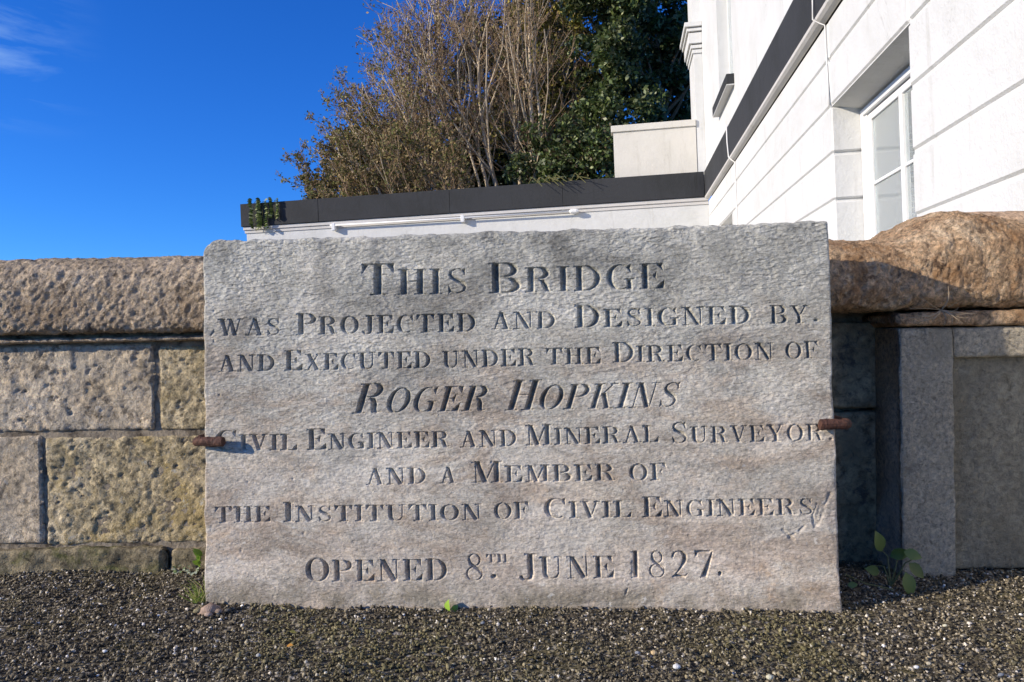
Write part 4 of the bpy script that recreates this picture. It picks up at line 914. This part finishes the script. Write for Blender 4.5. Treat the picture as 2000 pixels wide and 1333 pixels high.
def woody(name, label, stems, r0, group, leafcols, nleaf, leafsize, seed, counts=(14, 5, 3), bark=M_BARK, twig=M_BARKD, twig_r=0.006, leafmat=None, lf=(0.34, 0.42, 0.5), keep=None):
    g = np.random.default_rng(seed); base = stems[0][0]
    root = thing(name, label, 'tree', tuple(base), group=group)
    S0 = []
    for (a, b, bend) in stems:
        a, b = np.array(a), np.array(b); t = np.linspace(0, 1, 14)[:, None]
        P = a+(b-a)*t; L_ = np.linalg.norm(b-a); P[:, 0] += bend*np.sin(PI*t[:, 0])*L_*0.12; P += fbm(np.hstack([t*6, t*0+a[0]*3.1, t*0+seed]), 3, seed)[:, None]*np.array([0.16, 0.1, 0.04])*np.minimum(1, t*3)
        P[:, 1] += fbm(np.hstack([t*5, t*0+a[0], t*0+seed+9]), 3, seed+1)*0.2
        rr = r0*g.uniform(0.6, 1.25); S0.append((P, np.linspace(rr, rr*0.22, 14)))
    V, F = tubes_np([s[0] for s in S0], [s[1] for s in S0], 6); 
    off = 0
    for s in S0:
        v, f = tubes_np([s[0]], [s[1]], 7); mesh('trunk' if len(S0) < 4 else 'stem', v, f, bark, root, smooth=True)
    B1 = [c for s in S0 for c in grow(s[0], s[1], counts[0], lf[0], (18, 48), g, 0.15, 0.35)]
    v, f = tubes_np([b[0] for b in B1], [np.maximum(b[1], twig_r*1.3) for b in B1], 4); o = mesh('branches', v, f, bark, root, smooth=True); o['kind'] = 'stuff'
    B2 = [c for s in B1 for c in grow(s[0], s[1], counts[1], lf[1], (22, 60), g, 0.15, 0.2, seg=4)]
    B3 = [c for s in B2 for c in grow(s[0], s[1], counts[2], lf[2], (20, 65), g, 0.2, 0.1, seg=3)]
    tw = B2+B3
    v, f = tubes_np([b[0] for b in tw], [np.maximum(b[1], twig_r*0.7) for b in tw], 3); o = mesh('twigs', v, f, twig, root); o['kind'] = 'stuff'
    if nleaf:
        idx = g.integers(0, len(tw), nleaf); fr = g.random(nleaf)
        C = np.array([tw[i][0][min(int(q*len(tw[i][0])), len(tw[i][0])-1)] for i, q in zip(idx, fr)])+g.normal(0, leafsize*1.2, (nleaf, 3))
        if keep is not None: C = C[keep(C, g)]
        v, f, c = leaves_np(C, leafsize, leafcols, g); o = mesh('leaves', v, f, leafmat or M_LEAFD, root, False, c); o['kind'] = 'stuff'
    return root
def crown(name, label, ctr, rad, nclump, nleaf, size, cols, seed, trunk, group=None, mat=None, cr=(0.25, 0.55)):
    g = np.random.default_rng(seed); base = np.array(trunk[0]); root = thing(name, label, 'tree', tuple(base), group=group)
    c0 = np.array(ctr); rad = np.array(rad)
    d = g.normal(size=(nclump, 3)); d /= np.linalg.norm(d, axis=1, keepdims=True); K = c0+d*rad*(g.random((nclump, 1))**0.45)
    kr = g.uniform(*cr, nclump); ci = g.integers(0, nclump, nleaf); q = g.normal(size=(nleaf, 3)); q /= np.linalg.norm(q, axis=1, keepdims=True)
    C = K[ci]+q*kr[ci][:, None]*(g.random((nleaf, 1))**0.4)*np.array([1, 1, 0.75]); C += g.normal(0, size*0.5, C.shape)
    v, f, c = leaves_np(C, size, cols, g); cl = g.uniform(0.7, 1.25, nclump); c = c*np.repeat(cl[ci], 4)[:, None]
    o = mesh('crown', v, f, mat or M_LEAF, root, False, c); o['kind'] = 'stuff'
    t = np.linspace(0, 1, 10)[:, None]; a, b = np.array(trunk[0]), np.array(trunk[1]); P = a+(b-a)*t; P[:, 0] += 0.15*np.sin(t[:, 0]*5)
    v, f = tubes_np([P], [np.linspace(trunk[2], trunk[2]*0.4, 10)], 8); mesh('trunk', v, f, M_BARKD, root, smooth=True)
    br = [x for x in grow(P, np.linspace(trunk[2], trunk[2]*0.4, 10), 16, 0.35, (30, 70), g, 0.2, 0.3)]
    v, f = tubes_np([x[0] for x in br], [x[1] for x in br], 5); mesh('branches', v, f, M_BARKD, root, smooth=True)
    return root
def trees():
    g = np.random.default_rng(5); GR = 'trees on the bank behind the wing wall'
    def stemset(n, bx, env, Y, seed, by=430):
        g = np.random.default_rng(seed); S_ = []
        for i in range(n):
            f = (i+g.uniform(-.3, .3))/max(1, n-1); f = min(1, max(0, f)); yy = Y+g.uniform(-1.0, 1.0)
            b0 = bx[0]+(bx[1]-bx[0])*f+g.uniform(-12, 12); k = f*(len(env)-1); i0 = min(int(k), len(env)-2); q = k-i0
            tx = env[i0][0]*(1-q)+env[i0+1][0]*q+g.uniform(-25, 25); ty = env[i0][1]*(1-q)+env[i0+1][1]*q+g.uniform(-30, 30)
            lo = at(b0, by, yy); lo[2] = 2.9
            S_.append((tuple(lo), tuple(at(tx, ty, yy+g.uniform(-.8, .8))), -0.9*(1-f)+g.uniform(-.2, .4)))
        return S_
    brown = [(0.22,0.145,0.07), (0.25,0.195,0.085), (0.17,0.155,0.06), (0.38,0.29,0.16), (0.14,0.15,0.045)]
    olive = [(0.18,0.19,0.05), (0.23,0.22,0.065), (0.13,0.14,0.04), (0.27,0.22,0.09)]
    woody('multi_stem_tree', 'tall many-stemmed tree with thin pale stems and few brown leaves, against the blue sky',
          stemset(20, (870, 1075), [(735, 190), (800, 60), (870, -70), (930, -160), (1010, -200), (1060, -200)], 20, 11), 0.058, GR, brown, 12500, 0.040, 21, (16, 7, 4), twig_r=0.0075)
    woody('leaning_tree', 'low spreading tree leaning left with olive brown leaves, leftmost of the trees',
          stemset(12, (800, 900), [(612, 335), (625, 275), (655, 215), (700, 155), (755, 95)], 19, 12), 0.045, GR, brown+olive, 13000, 0.038, 22, (13, 7, 3), lf=(0.34, 0.42, 0.5))
    woody('bramble_thicket', 'brown twiggy thicket growing low behind the charcoal band, lowest at left',
          stemset(22, (640, 930), [(615, 385), (635, 350), (680, 310), (740, 280), (810, 265), (900, 250)], 17.6, 13), 0.024, GR, brown+[(0.10,0.11,0.035)], 10000, 0.040, 23, (8, 5, 3), bark=M_BARKD)
    yel = [(0.34,0.28,0.06), (0.26,0.25,0.05), (0.20,0.20,0.05), (0.42,0.36,0.10)]
    woody('yellowing_tree', 'slim tree with pale upright stems and yellow green leaves, left of the dark evergreens',
          stemset(5, (1085, 1125), [(1025, -60), (1060, -120), (1100, -160), (1120, -60)], 21.0, 14), 0.055, GR, yel, 16000, 0.06, 24, (15, 7, 3), lf=(0.27, 0.42, 0.5))
    dark = [(0.07,0.105,0.03), (0.10,0.145,0.04), (0.15,0.19,0.06), (0.045,0.07,0.022), (0.28,0.31,0.15)]
    def P(u, v, Y): return tuple(at(u, v, Y))
    crown('evergreen_tree', 'dark glossy evergreen tree rising beside the white house, right of the other trees', P(1290, 110, 21.5), (1.75, 1.4, 4.4), 120, 27000, 0.085, dark, 31, (P(1285, 420, 21), P(1290, -40, 21.3), 0.14), GR)
    crown('evergreen_tree', 'dark green ivy-clad tree between the yellow leaves and the evergreen by the house', P(1200, 60, 19.2), (1.05, 1.0, 4.6), 110, 25000, 0.07, dark+[(0.05,0.07,0.02)], 32, (P(1180, 420, 21), P(1190, -40, 20.8), 0.12), GR)
    crown('background_tree', 'shadowy dense tree filling the gaps behind the pale stems', P(1010, 200, 24), (2.7, 1.4, 3.7), 130, 24000, 0.11, [(0.09,0.085,0.03), (0.14,0.12,0.045), (0.06,0.06,0.022), (0.20,0.16,0.06)], 33, (P(1050, 420, 24), P(1040, 50, 24), 0.14), GR, M_LEAFD, (0.35, 0.7))
    crown('background_tree', 'dim brownish bush filling the gap behind the leaning stems, low at left', P(800, 330, 23.5), (3.0, 1.0, 1.7), 90, 12000, 0.10, [(0.07,0.06,0.025), (0.11,0.08,0.035), (0.04,0.042,0.018)], 36, (P(820, 430, 23.5), P(820, 250, 23.5), 0.10), GR, M_LEAFD, (0.3, 0.55))
    crown('holly_bush', 'dark bush low behind the charcoal band, left of the cream screen wall', P(1110, 345, 18.6), (1.5, 0.7, 1.5), 60, 14000, 0.06, dark+[(0.08,0.06,0.03)], 34, (P(1110, 430, 18.6), P(1110, 330, 18.6), 0.06), GR)
    crown('laurel_bush', 'dark leafy bush low behind the stems, right of the brown thicket', P(960, 350, 20.9), (1.9, 0.6, 1.0), 60, 9000, 0.07, dark+[(0.10,0.08,0.03)], 35, (P(960, 430, 20.9), P(960, 330, 20.9), 0.06), GR)
trees()

# ------------------------------------------------------------------ small plants
def leafshape(c, d, up, s, wdt=0.6, fold=0.15, n=4):
    """pointed oval leaf starting at c, running along d"""
    c, d, up = Vector(c), Vector(d).normalized(), Vector(up).normalized(); sd = d.cross(up).normalized(); up = sd.cross(d)
    V = [c]; 
    for k in range(1, n+1):
        t = k/(n+1); w_ = wdt*0.5*s*math.sin(PI*t**0.8); p = c+d*s*t+up*(-0.12*s*t*t)
        V += [p-sd*w_+up*fold*w_, p, p+sd*w_+up*fold*w_]
    V.append(c+d*s-up*0.14*s); F = [(0, 2, 1), (0, 3, 2)]
    for k in range(n-1):
        a = 1+3*k; F += [(a, a+1, a+4, a+3), (a+1, a+2, a+5, a+4)]
    a = 1+3*(n-1); F += [(a, a+1, len(V)-1), (a+1, a+2, len(V)-1)]
    return V, F
def leafobj(root, name, c, d, up, s, col, **k):
    V, F = leafshape(c, d, up, s, **k); return mesh(name, [tuple(v) for v in V], F, M_LEAF, root, True, np.tile(col, (len(V), 1)))
def plants():
    g = random.Random(3)
    # weed in the shade right of the slab
    gp = at(1740, 1150, 2.22); gp[2] = 0.0
    r = thing('weed', 'young leafy weed in the dark corner right of the slab', 'weed', tuple(gp))
    stemtop = [(1712, 1120, 2.25), (1735, 1100, 2.22), (1770, 1130, 2.17), (1690, 1130, 2.2)]
    m = MB()
    for (px, py, Y) in ((1716, 1068, 2.30), (1752, 1085, 2.24), (1772, 1120, 2.17), (1700, 1105, 2.26), (1785, 1092, 2.2)):
        t = at(px, py, Y); m.tube([tuple(gp), tuple((gp+t)/2+np.array([0.01, 0, 0.03])), tuple(t)], [0.003, 0.002, 0.0015], 5)
    m.tube([tuple(at(1650, 1122, 2.2)), tuple(at(1690, 1140, 2.17)), tuple(at(1745, 1152, 2.15))], 0.0018, 5)
    m.build('stem', M_STEM, r)
    gr = (0.06, 0.11, 0.02); pale = (0.13, 0.18, 0.045)
    for (px, py, Y, dx, dz, s, c) in ((1722, 1078, 2.28, -0.30, 1.0, 0.072, pale), (1718, 1118, 2.22, -1, 0.35, 0.05, gr), (1738, 1088, 2.24, 0.8, 0.4, 0.055, gr), (1740, 1082, 2.24, 1, -0.1, 0.05, gr), (1765, 1078, 2.2, 1, -0.3, 0.055, pale), (1768, 1118, 2.16, 0.2, -1, 0.075, pale), (1775, 1100, 2.18, 0.7, -0.7, 0.06, (0.10,0.13,0.03)), (1655, 1143, 2.16, 1, 0.1, 0.03, pale)):
        leafobj(r, 'leaf', at(px, py, Y), (dx, -0.25, dz), (0.2, -1, 0.3), s, c, wdt=0.62)
    # single bright leaf at the foot of the slab
    b = ON(880, 1192, 0.015); b2 = b.copy(); b2[2] = 0.0
    r = thing('seedling', 'single bright green leaf sprouting at the foot of the slab', 'seedling', tuple(b2))
    leafobj(r, 'leaf', b, (-0.15, -0.1, 1), (-0.7, -0.5, 0.2), 0.036, (0.30, 0.48, 0.06), wdt=0.9, fold=0.4)
    leafobj(r, 'leaf', b+np.array([0.008, 0.0, 0]), (0.5, 0.0, 0.6), (-0.3, -1, 0.4), 0.024, (0.20, 0.33, 0.05), wdt=0.8)
    m = MB(); m.tube([tuple(b2), tuple(b)], 0.0015, 5); m.build('stem', M_STEM, r)
    # grass tuft at the left bottom corner of the slab
    gb = at(396, 1172, 2.20); gb[2] = 0.0
    r = thing('grass_tuft', 'yellow green grass tuft at the bottom left corner of the slab', 'grass tuft', tuple(gb))
    for k in range(34):
        a = g.uniform(0, 2*PI); l = g.uniform(0.03, 0.10); lean = g.uniform(0.2, 1.1)
        if k < 10: a = PI+g.uniform(-.25, .5); lean = 1.7; l = g.uniform(.06, .11)
        p0 = Vector(gb)+Vector((g.uniform(-.02, .012), g.uniform(-.015, .015), 0.004)); d = Vector((math.cos(a)*lean, math.sin(a)*lean*0.4-0.1, 1)).normalized()
        p1 = p0+d*l*0.55; p2 = p1+(d+Vector((0.35*math.cos(a), 0, -0.45))).normalized()*l*0.45; w_ = 0.0016
        c = g.choice([(0.35,0.40,0.08), (0.22,0.30,0.05), (0.45,0.42,0.16), (0.16,0.24,0.04)])
        mesh('blade', [p0-Vector((w_,0,0)), p0+Vector((w_,0,0)), p1+Vector((w_,0,0)), p1-Vector((w_,0,0)), p2], [(0,1,2,3), (3,2,4)], M_LEAF, r, False, np.tile(c, (5, 1)))
    gb2 = at(392, 1092, 2.46)
    r = thing('wall_fern', 'small bright green leaves growing from the wall joint beside the slab', 'weed', tuple(gb2))
    for k in range(9): leafobj(r, 'leaf', gb2+np.array([g.uniform(-.008, .01), 0, g.uniform(-.03, .02)]), (g.uniform(-.6, .3), -0.5, g.uniform(-.2, 1)), (0, -1, .5), g.uniform(.015, .04), (0.28, 0.42, 0.06))
    # little white-green rosettes
    for (px, py, lab) in ((352, 1110, 'tiny pale leaved weed at the foot of the wall left of the slab'), (378, 1112, 'tiny pale leaved weed nearest the left edge of the slab')):
        c = at(px, py, 2.44); r = thing('rosette', lab, 'weed', tuple(c))
        for k in range(12):
            a = g.uniform(0, 2*PI); leafobj(r, 'leaf', c+np.array([0.012*math.cos(a), -0.006, 0.008*math.sin(a)]), (math.cos(a), -0.6, math.sin(a)*.6+.3), (0, -.4, 1), g.uniform(.009, .015), g.choice([(0.45,0.5,0.34), (0.25,0.32,0.14), (0.55,0.6,0.45)]), wdt=0.9)
    for (px, py, lab, cc) in ((560, 1262, 'tiny orange fallen leaf on the pavement below the carved word OPENED', (0.62,0.30,0.06)), (578, 1236, 'tiny yellow fallen leaf on the pavement, nearest the slab of the two', (0.60,0.50,0.10))):
        d_ = ray(px, py); c = EYE+d_*((0.014-EYE[2])/d_[2]); r = thing('fallen_leaf', lab, 'leaf', tuple(c)); leafobj(r, 'leaf', c, (g.uniform(-1, 1), g.uniform(-.6, .6), 0.15), (0, -.3, 1), 0.018, cc, wdt=0.7)
    # mossy crumbled lump at the corner
    v, f = ico(); c = at(408, 1208, 2.12); c[2] = 0.006
    for k, (dx, dy, s, col) in enumerate(((0, 0, 0.030, (0.38,0.27,0.20)), (0.03, -0.005, 0.014, (0.30,0.22,0.16)), (-0.03, 0.0, 0.015, (0.26,0.22,0.12)), (0.012, -0.03, 0.012, (0.42,0.31,0.24)), (0.055, 0.0, 0.009, (0.12,0.11,0.09)))):
        gg = np.random.default_rng(k); V = v*gg.uniform(0.75, 1.2, (12, 1))*np.array([1.2, 0.9, 0.6])*s; o = mesh('stone_crumb', V, f, M_CHIP, None, False, np.tile(col, (12, 1))); o.location = (c[0]+dx, c[1]+dy, c[2])
        tag(o, ['largest pinkish crumb of stone at the bottom left corner of the slab', 'small brown crumb just right of the pinkish one', 'small olive crumb just left of the pinkish one', 'small pale pink crumb in front of the largest one', 'smallest dark crumb at the corner of the slab'][k], 'stone crumb', 'crumbs at the slab corner')
    # dried roots hanging from the joint under the cap stone
    c = at(1838, 606, 2.27); r = thing('dried_roots', 'dry pale roots sprouting from the joint under the rough cap stone', 'roots', tuple(c))
    ends = [(1785, 615, 1), (1768, 622, 1), (1776, 603, .6), (1842, 636, 1), (1860, 634, 1), (1880, 632, 1), (1905, 613, 1), (1893, 612, .8), (1852, 560, 1), (1850, 572, 1), (1798, 628, 1), (1872, 600, .6), (1820, 628, 1), (1795, 578, .7), (1890, 620, .6), (1786, 634, .7)]
    for (px, py, q) in ends:
        e = at(px, py, 2.245+g.uniform(-.02, .02)); mid = (c+e)/2+np.array([g.uniform(-.02, .02), -0.03, g.uniform(-.03, .02)])
        pts = [c*(1-t)**2+2*mid*t*(1-t)+e*t*t for t in (0, .25, .5, .75, 1)]; m = MB(); m.tube([tuple(p) for p in pts], [0.0018*q, .0015*q, .0012*q, .0010*q, .0007*q], 5); m.build('root', M_DRY, r)
    # ivy hanging over the left end of the wing wall, and weeds on top of the band
    MBi = np.array(MB_.to_4x4())
    def bp(x, y, z): return tuple((MBi @ np.array([x, y, z, 1]))[:3])
    for (x, n_, lab) in ((-9.12, 34, 'strand of ivy hanging over the left end of the charcoal band, the leftmost one'), (-8.93, 28, 'strand of ivy hanging over the charcoal band, between the other two'), (-8.68, 24, 'shorter strand of ivy, rightmost of the three on the charcoal band')):
        z0 = E+2.98; zl = 0.62 if n_ > 25 else 0.42
        r = thing('ivy', lab, 'ivy', bp(x, 14.1, z0))
        m = MB(); m.tube([bp(x+.02, 14.2, z0), bp(x, 14.10, z0-0.02), bp(x-.02, 14.10, z0-zl*0.5), bp(x+.01, 14.11, z0-zl)], 0.006, 5); m.build('stem', M_STEM, r)
        for k in range(n_):
            t = k/n_; c = bp(x+(0.05 if k % 2 else -0.05)*g.uniform(.3, 1.1), 14.09, z0-t*zl+0.02); s = g.uniform(.07, .105)
            leafobj(r, 'leaf', c, ((1 if k % 2 else -1)*0.8, -0.6, 0.1), (0, -1, .9), s, g.choice([(0.09,0.14,0.03), (0.16,0.20,0.06), (0.40,0.44,0.20), (0.05,0.08,0.02)]), wdt=1.0)
    r = thing('wall_top_weed', 'straggling grey green weed lying on top of the charcoal band', 'weed', bp(-3.1, 14.15, E+2.95))
    for k in range(60):
        x = -3.1+g.gauss(0, 0.33); c = bp(x, 14.12+g.uniform(-.06, .1), E+2.95+g.uniform(0, .10)); leafobj(r, 'leaf', c, (g.uniform(-1, 1), -0.5, g.uniform(-.1, .8)), (0, -.5, 1), g.uniform(.05, .10), g.choice([(0.36,0.42,0.25), (0.52,0.56,0.42), (0.20,0.26,0.10), (0.40,0.32,0.15)]), wdt=0.45)
    for k in range(9):
        x = -3.0+g.uniform(-.5, .5); m = MB(); m.tube([bp(x, 14.2, E+2.95), bp(x+.1, 14.0, E+3.0+g.uniform(-.02, .1)), bp(x+.3, 13.95, E+2.93+g.uniform(-.1, .12))], 0.007, 4); m.build('stem', M_STEM, r)
    # small weed stalks at the slab foot right
plants()
